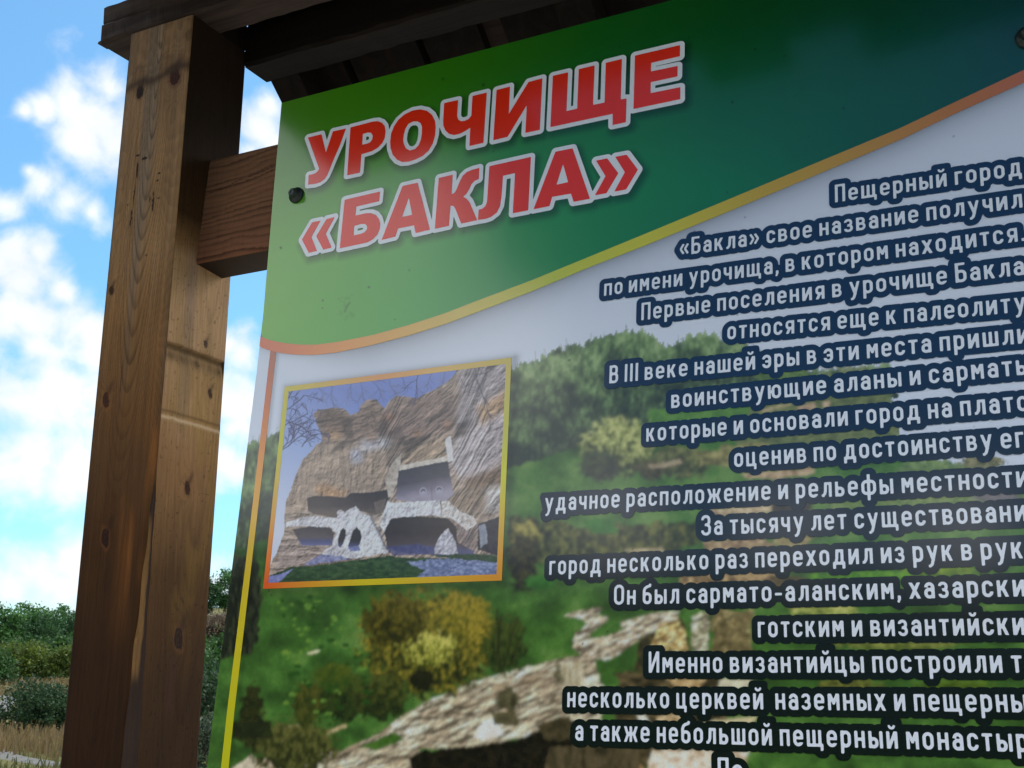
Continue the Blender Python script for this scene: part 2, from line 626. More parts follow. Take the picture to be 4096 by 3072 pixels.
def limbs_mesh(name, seed, height, base, width):
    r = random.Random(seed)
    co, q = [], []
    trunks = 1 if base > 0.8 else 3
    for t in range(trunks):
        x0, y0 = (0, 0) if trunks == 1 else (r.uniform(-.1, .1) * width, r.uniform(-.1, .1) * width)
        pts = [(x0 + r.uniform(-.04, .04) * k * width, y0 + r.uniform(-.04, .04) * k * width, height * 0.8 * k / 5 - 0.1) for k in range(6)]
        rr = height * (0.022 if trunks == 1 else 0.014)
        c, f = tube(pts, [rr * (1 - 0.15 * k) for k in range(6)])
        o = len(co)
        co += c
        q += [tuple(o + i for i in g) for g in f]
        for b in range(6):
            k = r.randint(2, 4)
            p = pts[k]
            th = r.uniform(0, 6.28)
            L = width * r.uniform(0.25, 0.42)
            bp = [(p[0] + math.cos(th) * L * s, p[1] + math.sin(th) * L * s, p[2] + L * s * r.uniform(0.5, 0.8)) for s in (0, .33, .66, 1)]
            c, f = tube(bp, [rr * .5, rr * .4, rr * .28, rr * .12], 5)
            o = len(co)
            co += c
            q += [tuple(o + i for i in g) for g in f]
    return quad_mesh(name, np.array(co), np.array(q))


KINDS = {
    'oak': dict(height=6.2, width=4.3, base=0.7, n_clump=64, n_leaf=80, leaf=0.15, c_lo=(0.012, 0.032, 0.008), c_hi=(0.072, 0.185, 0.040)),
    'dense': dict(height=6.0, width=3.6, base=0.5, n_clump=60, n_leaf=80, leaf=0.14, c_lo=(0.010, 0.026, 0.010), c_hi=(0.052, 0.135, 0.040)),
    'yellow': dict(height=3.0, width=3.3, base=0.1, n_clump=44, n_leaf=80, leaf=0.12, c_lo=(0.020, 0.045, 0.008), c_hi=(0.150, 0.200, 0.030), shape='shrub'),
    'green': dict(height=2.6, width=3.0, base=0.1, n_clump=44, n_leaf=80, leaf=0.11, c_lo=(0.012, 0.034, 0.009), c_hi=(0.058, 0.135, 0.030), shape='shrub'),
    'thicket': dict(height=1.5, width=1.9, base=0.05, n_clump=60, n_leaf=110, leaf=0.045, c_lo=(0.010, 0.026, 0.010), c_hi=(0.040, 0.085, 0.030), shape='shrub'),
    'dry': dict(height=2.2, width=3.4, base=0.05, n_clump=44, n_leaf=80, leaf=0.12, c_lo=(0.060, 0.045, 0.028), c_hi=(0.210, 0.150, 0.098), shape='shrub'),
    'grey': dict(height=1.8, width=1.6, base=0.05, n_clump=50, n_leaf=110, leaf=0.04, c_lo=(0.020, 0.036, 0.018), c_hi=(0.080, 0.105, 0.060), shape='shrub'),
}
PROTO = {}
for i, (k, v) in enumerate(KINDS.items()):
    PROTO[k] = (crown_mesh('crown', 30 + i, **v), limbs_mesh('trunk', 60 + i, v['height'], v['base'], v['width']))
    PROTO[k][0].materials.append(LEAF)
    PROTO[k][1].materials.append(BARK)


def plant(kind, name, az, d, s, label, cat, group, sz=1.0, sink=0.0):
    x, y = polar(az, d)
    e = empty(name, loc=(x, y, float(ground_z(x, y)) - sink), rz=random.Random(az * 31 + d).uniform(0, 6.28))
    e.scale = (s, s, s * sz)
    for me, nm in zip(PROTO[kind], ('crown', 'trunk') if 'tree' in name else ('foliage', 'stem')):
        o = D.objects.new(nm, me)
        COL.objects.link(o)
        o.parent = e
    return tag(e, label, cat, group)


TREES = [
    ('oak', -50.3, 97, 0.78, 'broad green tree at the far left end of the tree line'),
    ('oak', -49.15, 100, 0.80, 'tall bushy tree with the highest crown left of the post, second from the left edge'),
    ('dense', -48.35, 95, 0.73, 'dark dense tree third from the left edge, behind the yellow green shrubs'),
    ('oak', -47.75, 101, 0.76, 'mid green tree fourth from the left edge in the tree line'),
    ('dense', -47.05, 97, 0.74, 'dark tree whose crown meets the left edge of the post'),
    ('dense', -41.4, 140, 0.80, 'dark green tree on the hilltop, right against the right edge of the post'),
    ('oak', -40.5, 142, 0.84, 'green tree on the hilltop, half hidden by the left edge of the board'),
]
for k, az, d, s, lab in TREES:
    plant(k, 'tree', az, d, s, lab, 'tree', 'trees along the far skyline')
SHRUBS = [
    ('yellow', -49.9, 84, 0.86, 'yellow green shrub at the left edge below the tree line'),
    ('yellow', -48.55, 82, 0.88, 'yellow green shrub in the middle of the hedge, lit on top'),
    ('green', -47.95, 86, 1.15, 'dark green shrub between two yellow green shrubs in the hedge'),
    ('yellow', -47.35, 80, 0.80, 'low yellow green shrub in front of the hedge beside the post'),
    ('green', -49.3, 88, 1.12, 'tall dark green shrub filling the hedge near the left edge'),
    ('green', -50.3, 70, 0.80, 'bright green shrub standing forward of the hedge at the left edge'),
    ('green', -40.7, 66, 1.10, 'green shrub under the brown bushes, seen between post and board'),
    ('dry', -41.3, 112, 1.05, 'dry brown bush on the slope touching the right edge of the post'),
    ('dry', -40.5, 110, 1.05, 'dry brown bush on the slope touching the left edge of the board'),
    ('green', -41.5, 58, 0.85, 'green shrub touching the post, below the dry brown bushes'),
]
for k, az, d, s, lab in SHRUBS:
    plant(k, 'shrub', az, d, s, lab, 'shrub', 'shrubs below the tree line')
BUSHES = [
    ('thicket', -48.45, 33, 0.92, 'low dark green bush on the meadow left of the post', 0.95),
    ('thicket', -47.55, 32.5, 0.85, 'dark bush growing into the left edge of the post', 0.9),
    ('thicket', -41.5, 25, 1.15, 'dark green bush seen low between post and board', 1.0),
    ('grey', -40.9, 19, 0.75, 'grey green bush at the bottom between post and board', 1.0),
    ('green', -41.2, 38, 0.85, 'mid green bush between post and board, under the green shrub', 1.0),
]
for k, az, d, s, lab, sz in BUSHES:
    plant(k, 'bush', az, d, s, lab, 'bush', 'bushes on the meadow', sz)

# ------------------------------------------------------------------ timber shelter
shelter = empty('timber_shelter', loc=(-1.0635, 0.067, 0.0))
tag(shelter, 'brown weathered timber shelter with square post and plank roof holding the board', 'shelter')
OX, OY = -1.0635, 0.067                # children are modelled in world coordinates, then offset
bpy.context.view_layer.update()


def attach(o, parent=shelter):
    o.parent = parent
    o.matrix_parent_inverse = parent.matrix_world.inverted()
    return o


PX0, PX1, PY0, PY1, PTOP = -1.1205, -1.0070, 0.0118, 0.1215, 2.5420
WARM = np.array([1.42, 1.16, 0.90])       # honey-brown preservative in the pine
WOODM = wood_attr_material('weathered_pine')


def rings(u, v, pith, depth, spacing, seed, knots=()):
    """distance from a slightly tilted pith, so the flat face cuts the growth rings into nested arches"""
    w = (fbm(u * 30, v * 3.0, seed, 3) - 0.5) * 0.008 + (fbm(u * 5, v * 1.1, seed + 5, 2) - 0.5) * 0.014
    r = np.sqrt((u - pith + w) ** 2 + depth ** 2)
    for ku, kv, ru, rv in knots:
        q = ((u - ku) / (ru * 1.9)) ** 2 + ((v - kv) / (rv * 2.3)) ** 2
        r = r + 0.010 * np.exp(-q)
    t = r / spacing + 0.25 * fbm(u * 60, v * 8, seed + 9, 2)
    f = t - np.floor(t)
    late = sstep(0.45, 0.93, f) * (1 - sstep(0.95, 1.0, f))
    rid = _hash(np.floor(t), np.floor(t) * 0, seed)
    return late * (0.45 + 0.55 * rid)


def knot_paint(c, u, v, knots, cols):
    for (ku, kv, ru, rv), (core, rim) in zip(knots, cols):
        e = (fbm(u * 160, v * 160, 77, 3) - 0.5) * 0.5
        q = np.sqrt(((u - ku + (v - kv) * 0.15) / ru) ** 2 + ((v - kv) / rv) ** 2) + e
        ringy = 0.75 + 0.25 * np.sin(q * 14)
        m = 1 - sstep(0.8, 1.05, q)
        c = lerp(c, np.array(core) * ringy[..., None], m)
        m2 = (1 - sstep(1.0, 1.5, q)) * sstep(0.85, 1.05, q)
        c = lerp(c, np.array(rim), m2 * 0.7)
        # dark resin tail rising from the knot
        tail = np.exp(-((u - ku - (v - kv) * 0.35) / (ru * 0.7)) ** 2) * sstep(kv + 0.2 * rv, kv + rv, v) * (1 - sstep(kv + rv * 1.4, kv + rv * 2.8, v))
        c = lerp(c, np.array(core) * 0.9, tail * 0.65)
    return c


def streaks(u, v, seed):
    return fbm(u * 520, v * 6, seed, 4), fbm(u * 70, v * 1.6, seed + 3, 3), fbm(u * 25, v * 14, seed + 6, 3)


def zramp(z, stops):
    zs = [s[0] for s in stops]
    return np.stack([np.interp(z, zs, [s[1][k] for s in stops]) for k in range(3)], -1)


def make_post():
    zf = np.concatenate([[-0.35, 0.5, 1.2], np.arange(1.50, PTOP, 0.0014), [PTOP]])
    nz = len(zf)
    wane = 0.019 * np.clip((1.955 - zf) / 0.40, 0, 1) ** 0.8
    wane = wane + 0.003 * (vnoise(zf * 24, zf * 0, 4) - 0.5) * (wane > 0.001)
    wane = np.clip(wane, 0.0006, None)
    jit = (fbm(zf * 60, zf * 0, 12, 3) - 0.5) * 0.0016
    jit2 = (fbm(zf * 60, zf * 0 + 9, 14, 3) - 0.5) * 0.0018
    parts, quads, cols, base = [], [], [], 0
    # ---- front face
    nu = 92
    s = np.linspace(0, 1, nu)[:, None]
    xl, xr = PX0 + jit, PX1 - wane + jit2 * 0.4
    x = xl[None] * (1 - s) + xr[None] * s
    z = np.repeat(zf[None], nu, 0)
    y = PY0 + 0.0006 * (fbm(x * 50, z * 4, 2, 3) - 0.5) * 2
    edge = np.minimum(s, 1 - s) * 0.11
    y = y + 0.0012 * np.exp(-edge / 0.0016)
    u = x - PX0
    FK = [(0.0280, 2.447, .0075, .0105), (0.0885, 2.455, .0100, .0145), (0.0100, 2.165, .0050, .0070), (0.0190, 2.017, .0062, .0115), (0.0395, 1.842, .0070, .0125)]
    depth = 0.004 + np.clip(2.52 - z, 0, 2) * 0.075 + 0.010 * (fbm(z * 3, z * 0, 31, 2) - 0.5)
    late = rings(u, z, 0.054 - (2.3 - z) * 0.012, depth, 0.0023, 5, FK)
    f1, f2, f3 = streaks(u, z, 40)
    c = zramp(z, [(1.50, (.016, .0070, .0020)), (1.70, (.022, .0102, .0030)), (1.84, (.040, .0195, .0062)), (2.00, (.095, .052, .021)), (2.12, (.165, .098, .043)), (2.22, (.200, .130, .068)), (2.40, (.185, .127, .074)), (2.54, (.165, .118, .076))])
    grey = sstep(0.40, 0.65, f2) * sstep(1.8, 2.15, z) * 0.55
    c = lerp(c, c.mean(-1, keepdims=True) * np.array([1.02, 0.98, 0.92]), grey)
    orange = sstep(0.5, 0.7, fbm(u * 28, z * 5, 61, 3)) * sstep(1.62, 1.9, z) * (1 - sstep(1.95, 2.15, z)) * sstep(0.05, 0.09, u)
    c = lerp(c, np.array([.20, .085, .022]), orange * 0.6)
    c = c * (1 - 0.60 * late * (0.25 + 0.75 * sstep(1.85, 2.1, z)) * (0.6 + 0.4 * f2))[..., None]
    c = c * (0.70 + 0.60 * f1)[..., None] * (0.80 + 0.40 * f3)[..., None]
    c = c * (1 - 0.25 * (1 - sstep(0.0, 0.012, u)))[..., None]
    c = knot_paint(c, u, z, FK, [((.018, .012, .010), (.10, .06, .035)), ((.038, .014, .010), (.09, .05, .03)), ((.04, .022, .012), (.12, .07, .03)), ((.045, .020, .011), (.13, .062, .024)), ((.024, .011, .007), (.085, .035, .014))])
    # weathered band that links the two upper knots
    band = np.exp(-((z - 2.462 - (u - 0.05) * 0.12 - 0.003 * np.sin(u * 90)) / 0.0075) ** 2) * (0.45 + 0.55 * fbm(u * 60, z * 60, 8, 2))
    c = lerp(c, np.array([.035, .024, .018]), np.clip(band * 1.05, 0, 0.82))
    blot = sstep(0.52, 0.72, fbm(u * 45, z * 40, 19, 3)) * sstep(2.44, 2.50, z)
    c = c * (1 - 0.35 * blot)[..., None]
    # beetle slots and drying checks
    for su, sz, w, h in ((.0365, 2.330, .0013, .012), (.0350, 2.296, .0011, .011), (.0330, 2.262, .0012, .013), (.0700, 2.276, .0017, .011), (.0640, 2.284, .0010, .005), (.0700, 2.290, .0012, .004), (.0350, 2.352, .0040, .0012), (.0480, 2.345, .0050, .0022), (.0760, 2.318, .0030, .0012), (.0740, 2.308, .0026, .0014), (.0250, 2.283, .0016, .0012), (.0660, 2.205, .0026, .0008), (.0790, 2.283, .0025, .0009)):
        wig = (fbm(z * 300, z * 0, 3, 2) - 0.5) * 0.0016
        q = ((u - su + wig) / w) ** 2 + ((z - sz) / h) ** 2
        c = lerp(c, np.array([.012, .009, .007]), 1 - sstep(0.7, 1.3, q))
    for u0, z0, z1, w in ((.0350, 2.20, 2.36, .00055), (.0420, 1.98, 2.08, .0005), (.0460, 1.74, 1.80, .0004)):
        wig = 0.0016 * (fbm(z * 25, z * 0 + u0, 6, 3) - 0.5)
        m = np.exp(-((u - u0 - wig) / w) ** 2) * sstep(z0, z0 + .03, z) * (1 - sstep(z1 - .03, z1, z))
        c = lerp(c, np.array([.015, .010, .008]), m * 0.85)
    c = c * WARM
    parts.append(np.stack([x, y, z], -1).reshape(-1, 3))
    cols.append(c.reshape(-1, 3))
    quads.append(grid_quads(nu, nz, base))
    base += nu * nz
    # ---- wane (bark edge) between front and inner face
    nw = 9
    s = np.linspace(0, 1, nw)[:, None]
    yr = PY0 + wane * 0.42
    x = xr[None] * (1 - s) + (PX1 + jit2[None] * 0.4) * s
    y = (PY0 + 0.0012) * (1 - s) + yr[None] * s
    z = np.repeat(zf[None], nw, 0)
    rough = (fbm(x * 130, z * 22, 33, 3) - 0.5) * 0.004 * np.clip(wane[None] / 0.01, 0, 1) * np.sin(np.pi * s)
    x, y = x - rough * 0.5, y + rough + 0.002 * np.sin(np.pi * s) * np.clip(wane[None] / 0.01, 0, 1)
    c = np.broadcast_to(np.array([.040, .024, .017]), x.shape + (3,)) * (0.6 + 0.8 * fbm(x * 300, z * 12, 3, 3))[..., None]
    split = sstep(1.665, 1.69, z) * (1 - sstep(1.845, 1.875, z)) * (1 - sstep(0.42, 0.62, s + 0.3 * (fbm(z * 40, z * 0, 2, 2) - 0.5)))
    c = lerp(c, np.array([.19, .100, .036]) * (0.65 + 0.7 * fbm(x * 900, z * 9, 5, 2))[..., None], split)
    c = lerp(c, zramp(z, [(1.5, (.05, .028, .012)), (2.0, (.13, .075, .034)), (2.5, (.12, .085, .055))]), 1 - sstep(0.001, 0.004, np.repeat(wane[None], nw, 0)))
    parts.append(np.stack([x, y, z], -1).reshape(-1, 3))
    cols.append(c.reshape(-1, 3))
    quads.append(grid_quads(nw, nz, base))
    base += nw * nz
    # ---- inner (right) face with the two saw grooves
    nd = 78
    s = np.linspace(0, 1, nd)[:, None]
    y = yr[None] * (1 - s) + PY1 * s
    z = np.repeat(zf[None], nd, 0)
    d = y - PY0
    zn = z + 0.0016 * (fbm(d * 90, z * 0, 71, 3) - 0.5)
    g1 = np.where(zn < 2.0835, np.clip((zn - 2.058) / 0.0255, 0, 1), 0) * 0.0048
    g2 = np.exp(-((zn - 1.992) / 0.0034) ** 2) * 0.0016
    x = PX1 + (jit2[None] * 0.4) * (1 - s) + 0.0010 * (fbm(d * 50, z * 4, 22, 3) - 0.5) - g1 - g2
    x = x - 0.0012 * np.exp(-(PY1 - y) / 0.0014)
    RK = [(0.0700, 2.098, .0038, .0050), (0.0850, 2.035, .0040, .0065), (0.0560, 1.906, .0052, .0098), (0.0600, 1.722, .0085, .0150)]
    depth = 0.030 + np.clip(2.3 - z, -1, 2) * 0.05
    late = rings(d, z, 0.075, depth, 0.0036, 50, RK)
    f1, f2, f3 = streaks(d, z, 90)
    c = zramp(z, [(1.50, (.019, .0090, .0025)), (1.66, (.026, .0135, .0042)), (1.80, (.050, .028, .0100)), (1.93, (.145, .090, .044)), (2.03, (.22, .152, .088)), (2.10, (.25, .180, .112)), (2.20, (.26, .190, .122)), (2.222, (.15, .10, .05)), (2.26, (.036, .022, .011)), (2.40, (.016, .010, .006)), (2.54, (.012, .008, .005))])  # dark upper part: shade of canopy and rail painted into the wood
    grey = np.exp(-((d - 0.036) / 0.010) ** 2) * sstep(1.95, 2.02, z) * (1 - sstep(2.19, 2.24, z))
    c = lerp(c, np.array([.155, .125, .115]), grey * 0.7)
    moss = sstep(0.50, 0.66, fbm(d * 40, z * 10, 96, 3)) * sstep(1.65, 1.9, z) * (1 - sstep(2.05, 2.2, z))
    c = lerp(c, np.array([.13, .090, .022]), moss * 0.40)
    c = c * (1 - 0.26 * late * (0.5 + 0.5 * f2))[..., None] * (0.82 + 0.36 * f1)[..., None] * (0.82 + 0.36 * f3)[..., None]
    lip = np.exp(-((zn - 2.080) / 0.004) ** 2) + 0.8 * np.exp(-((zn - 2.068) / 0.008) ** 2) * fbm(d * 120, z * 30, 55, 2) * 1.4
    c = lerp(c, np.array([.045, .030, .012]), np.clip(lip, 0, 0.85))  # shadow beneath the groove's upper lip, painted into the colour
    c = lerp(c, np.array([.34, .28, .20]), np.exp(-((zn - 1.9885) / 0.0026) ** 2) * 0.75)
    c = lerp(c, np.array([.08, .055, .028]), np.exp(-((zn - 1.9965) / 0.0016) ** 2) * 0.7)
    c = knot_paint(c, d, z, RK, [((.06, .045, .035), (.14, .10, .07)), ((.045, .028, .02), (.12, .08, .045)), ((.034, .015, .009), (.085, .045, .02)), ((.022, .012, .008), (.065, .032, .014))])
    wedge = np.exp(-((d - 0.052 - (z - 1.66) * 0.05) / 0.006) ** 2) * sstep(1.628, 1.645, z) * (1 - sstep(1.69, 1.712, z))
    c = lerp(c, np.array([.030, .015, .010]), wedge * 0.8)
    specks = sstep(0.86, 0.92, vnoise(d * 420, z * 300, 13)) * 0.4
    c = c * (1 - specks)[..., None]
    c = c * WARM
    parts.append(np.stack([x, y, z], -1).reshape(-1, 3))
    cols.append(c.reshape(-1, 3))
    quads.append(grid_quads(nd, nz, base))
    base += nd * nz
    # ---- left and back faces, top
    zc = [zf[0], PTOP]
    ex = np.array([[PX0, PY1, zc[0]], [PX0, PY0 + .001, zc[0]], [PX0, PY0 + .001, zc[1]], [PX0, PY1, zc[1]],
                   [PX1 - .001, PY1, zc[0]], [PX0, PY1, zc[0]], [PX0, PY1, zc[1]], [PX1 - .001, PY1, zc[1]],
                   [PX0, PY0 + .001, zc[1]], [PX1, PY0 + .001, zc[1]], [PX1, PY1, zc[1]], [PX0, PY1, zc[1]]])
    parts.append(ex)
    cols.append(np.tile([.12, .08, .045], (12, 1)))
    quads.append(np.arange(12).reshape(-1, 4) + base)
    me = quad_mesh('post', np.concatenate(parts), np.concatenate(quads), np.concatenate(cols))
    attach(link_mesh('post', me, WOODM))


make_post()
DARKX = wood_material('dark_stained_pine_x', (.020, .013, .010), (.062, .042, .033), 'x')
DARKY = wood_material('shaded_roof_pine_y', (.004, .003, .002), (.013, .008, .0055), 'y')  # shade under the roof is put into this near-black pine colour
DARKR = wood_material('shaded_pine_rear', (.004, .003, .002), (.011, .007, .005), 'x')  # darker copy of the pine, with the under-roof shade in its colour
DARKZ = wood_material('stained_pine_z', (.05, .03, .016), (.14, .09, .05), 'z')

# far post, outside the picture but carrying the other end
mb = MB()
mb.box(0.72, 0.833, PY0, PY1, -0.35, PTOP)
attach(mb.build('post', DARKZ, bevel=.003))


def beam_x(name, x0, x1, y0, y1, z0, z1, n=60, seed=3, amp=.0022, mat=None):
    """long beam with worn, slightly wandering arrises"""
    xs = np.concatenate([np.linspace(x0, x0 + 0.35, n), np.linspace(x0 + 0.35, x1, 12)[1:]])
    ring = []
    prof = [(y0, z0 + .004), (y0, (z0 + z1) / 2 - .0022), (y0 + .0016, (z0 + z1) / 2), (y0, (z0 + z1) / 2 + .0022), (y0, z1 - .004), (y0 + .004, z1), (y1, z1), (y1, z0), (y0 + .004, z0)]
    for k, (py, pz) in enumerate(prof):
        e = (fbm(xs * 40, xs * 0 + k * 3.7, seed, 3) - 0.5) * 2 * amp
        e2 = (fbm(xs * 22, xs * 0 + k * 5.1, seed + 4, 3) - 0.5) * 2 * amp
        ring.append(np.column_stack([xs, py + e, pz + e2]))
    m = len(prof)
    co = np.array(ring)
    co[:, 0, 0] += (np.array([.0, -.0004, .0004, -.0006, .0, .001, 0, 0, -.001]))
    co = co.transpose(1, 0, 2).reshape(-1, 3)
    q = []
    nx = len(xs)
    for i in range(nx - 1):
        for k in range(m):
            q.append((i * m + k, i * m + (k + 1) % m, (i + 1) * m + (k + 1) % m, (i + 1) * m + k))
    me = D.meshes.new(name)
    faces = [tuple(f[::-1]) for f in q] + [tuple(range(m)), tuple((nx - 1) * m + k for k in reversed(range(m)))]
    me.from_pydata([tuple(v) for v in co], [], faces)
    me.update()
    return attach(link_mesh(name, me, mat or DARKX))


beam_x('top_beam', -1.1762, 0.95, 0.0112, 0.0660, 2.5428, 2.6020)
beam_x('rear_beam', -1.0065, 0.95, 0.1180, 0.1690, 2.5190, 2.6480, seed=8, mat=DARKR)
# splinter at the beam end
mb = MB()
mb.hexa([(-1.1840, .0125, 2.5445), (-1.1755, .0125, 2.5440), (-1.1755, .0300, 2.5440), (-1.1835, .0300, 2.5450),
         (-1.1838, .0135, 2.5480), (-1.1755, .0125, 2.5490), (-1.1755, .0300, 2.5490), (-1.1836, .0280, 2.5478)])
attach(mb.build('splinter', DARKX))

# cross rail let into the post; it leans back with the board
BM = Matrix(((1, 0, 0, 0), (0, 0.9968623, 0.0791551, 0), (0, -0.0791551, 0.9968623, 1.6), (0, 0, 0, 1)))


def make_rail(z0, z1, fine=True):
    x0, x1 = -1.016, 0.735
    xs = np.concatenate([np.arange(x0, -0.84, 0.0014), np.linspace(-0.83, x1, 40)]) if fine else np.linspace(x0, x1, 60)
    nv = 96 if fine else 10
    v = np.linspace(0, 1, nv)
    U, V = np.meshgrid(xs, v, indexing='ij')
    Z = z0 + (z1 - z0) * V
    edge = np.minimum(V, 1 - V) * (z1 - z0)
    Y = 0.0048 + 0.0008 * (fbm(U * 6, Z * 90, 5, 3) - 0.5) + 0.0022 * np.exp(-edge / 0.0022)
    w = (fbm(U * 9, Z * 14, 6, 3) - 0.5) * 0.022
    t = (Z + w) / 0.0085 + 0.6 * fbm(U * 14, Z * 90, 2, 2)
    f = t - np.floor(t)
    late = sstep(0.35, 0.9, f) * (1 - sstep(0.94, 1.0, f)) * (0.3 + 0.7 * _hash(np.floor(t), np.floor(t) * 0, 9))
    c = zramp(Z, [(z0, (.205, .084, .042)), ((z0 + z1) / 2, (.215, .098, .048)), (z1, (.185, .088, .045))])
    c = c * (1 - 0.62 * late)[..., None] * (0.75 + 0.5 * fbm(U * 12, Z * 400, 7, 3))[..., None]
    chk = np.exp(-((Z - (z1 - .043 + (U + 0.95) * 0.19 + 0.004 * (fbm(U * 40, Z * 0, 4, 2) - .5))) / .0007) ** 2)
    c = lerp(c, np.array([.02, .012, .008]), chk * 0.8)
    co = np.stack([U, Y, Z], -1).reshape(-1, 3)
    n = len(co)
    yb = 0.0565
    ex = np.array([[x0, .007, z0], [x1, .007, z0], [x1, yb, z0], [x0, yb, z0],
                   [x0, .007, z1], [x1, .007, z1], [x1, yb, z1], [x0, yb, z1]])
    q = np.concatenate([grid_quads(len(xs), nv), np.array([[0, 3, 2, 1], [4, 5, 6, 7], [2, 3, 7, 6], [0, 4, 7, 3], [1, 2, 6, 5]]) + n])
    me = quad_mesh('cross_rail', np.concatenate([co, ex]), q, np.concatenate([c.reshape(-1, 3), np.tile([.045, .030, .020], (8, 1))]))
    o = link_mesh('cross_rail', me, WOODM)
    o.matrix_world = BM
    bpy.context.view_layer.update()
    return attach(o)


make_rail(0.6020, 0.7545)
make_rail(-0.2000, -0.0600, fine=False)

# roof: front canopy of planks with uneven ends, rear slope on rafters
CAN = [(-1.176, -1.045, -.425), (-1.043, -.905, -.418), (-.903, -.768, -.424), (-.766, -.612, -.340), (-.610, -.458, -.333), (-.456, -.326, -.412), (-.324, -.228, -.344), (-.226, -.110, -.424), (-.108, .045, -.408), (.047, .190, -.362), (.192, .330, -.420), (.332, .470, -.380), (.472, .610, -.415), (.612, .760, -.35), (.762, .95, -.41)]
mb = MB()
for k, (a, b, ye) in enumerate(CAN):
    zz = 2.650 + (k % 2) * .003
    mb.box(a, b, ye, .100, zz, zz + .022)
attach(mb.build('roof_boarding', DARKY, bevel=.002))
mb = MB()
mb.box(-1.04, .94, .0150, .0600, 2.6030, 2.6495)
attach(mb.build('spacer_batten', DARKX))
mb = MB()
mb.box(-1.118, -1.0060, .0665, .1175, 2.5425, 2.6490)
attach(mb.build('bearer_block', DARKR))
SL = 0.80


def slope_z(y):
    return 2.5240 - SL * (y - .1763)


mb = MB()
for k in range(16):
    a = -1.02 + k * 0.124
    b = a + (0.112 if k % 5 != 2 else 0.085)
    dz = .058 + .004 * (k % 3)
    y0, y1 = .075, .30
    mb.hexa([(a, y0, slope_z(y0) + dz), (b, y0, slope_z(y0) + dz), (b, y1, slope_z(y1) + dz), (a, y1, slope_z(y1) + dz),
             (a, y0, slope_z(y0) + dz + .024), (b, y0, slope_z(y0) + dz + .024), (b, y1, slope_z(y1) + dz + .024), (a, y1, slope_z(y1) + dz + .024)])
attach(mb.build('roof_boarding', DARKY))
mb = MB()
mb.box(-1.03, .95, .095, .87, 2.690, 2.694)
mb.hexa([(-1.03, .05, slope_z(.05) + .090), (.95, .05, slope_z(.05) + .090), (.95, .31, slope_z(.31) + .090), (-1.03, .31, slope_z(.31) + .090),
         (-1.03, .05, slope_z(.05) + .094), (.95, .05, slope_z(.05) + .094), (.95, .31, slope_z(.31) + .094), (-1.03, .31, slope_z(.31) + .094)])
mb.v, mb.f = mb.v[8:], [tuple(i - 8 for i in f) for f in mb.f[6:]]
attach(mb.build('roofing_sheet', DARKX))
for x in (-1.006, -.55, -.10, .35, .80):
    mb = MB()
    y0, y1 = .1695, .30
    a, b = x, x + .05
    mb.hexa([(a, y0, slope_z(y0)), (b, y0, slope_z(y0)), (b, y1, slope_z(y1)), (a, y1, slope_z(y1)),
             (a, y0, slope_z(y0) + .056), (b, y0, slope_z(y0) + .056), (b, y1, slope_z(y1) + .056), (a, y1, slope_z(y1) + .056)])
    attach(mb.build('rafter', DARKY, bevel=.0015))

# ------------------------------------------------------------------ information board
board = empty('information_board', mw=BM)
tag(board, 'printed green and white information board with red heading, hillside photo and Russian text', 'sign')
PRINT = print_material('printed_vinyl')
BX0, BX1, BZ0, BZ1 = -0.8915, 0.612, -0.335, 0.8115
# drawing-sheet units of the artwork -> metres on the board
G = np.array([[0.00020028089928116063, -2.3627268681989274e-05, -0.8235100675241003],
              [9.114241796076286e-06, -0.00021267339938841907, 0.630384450684528],
              [9.714426487781054e-05, 6.461069809085274e-05, 0.5455953442410271]])
GI = np.linalg.inv(G)


def sheet(u, v):
    u, v = np.asarray(u, float), np.asarray(v, float)
    q = G @ np.stack([u.ravel(), v.ravel(), np.ones(u.size)])
    return (q[0] / q[2]).reshape(u.shape), (q[1] / q[2]).reshape(u.shape)


def unsheet(x, z):
    q = GI @ np.stack([x.ravel(), z.ravel(), np.ones(x.size)])
    return (q[0] / q[2]).reshape(x.shape), (q[1] / q[2]).reshape(x.shape)


INK = np.array([1.58, 1.47, 1.30])      # paper-white scale of the inks


def ink(c):
    return np.clip(lin(c) * INK, 0, 0.85)


def inkramp(t, stops):
    return np.clip(ramp(t, stops) * INK, 0, 0.85)


# ---- contour mesher: flat lettering cut out along the zero line of a field
CASES = {1: ['a', 'ab', 'da'], 2: ['ab', 'b', 'bc'], 3: ['a', 'b', 'bc', 'da'], 4: ['bc', 'c', 'cd'],
         5: ['a', 'ab', 'bc', 'c', 'cd', 'da'], 6: ['ab', 'b', 'c', 'cd'], 7: ['a', 'b', 'c', 'cd', 'da'], 8: ['cd', 'd', 'da'],
         9: ['a', 'ab', 'cd', 'd'], 10: ['ab', 'b', 'bc', 'cd', 'd', 'da'], 11: ['a', 'b', 'bc', 'cd', 'd'], 12: ['bc', 'c', 'd', 'da'],
         13: ['a', 'ab', 'bc', 'c', 'd'], 14: ['ab', 'b', 'c', 'd', 'da']}


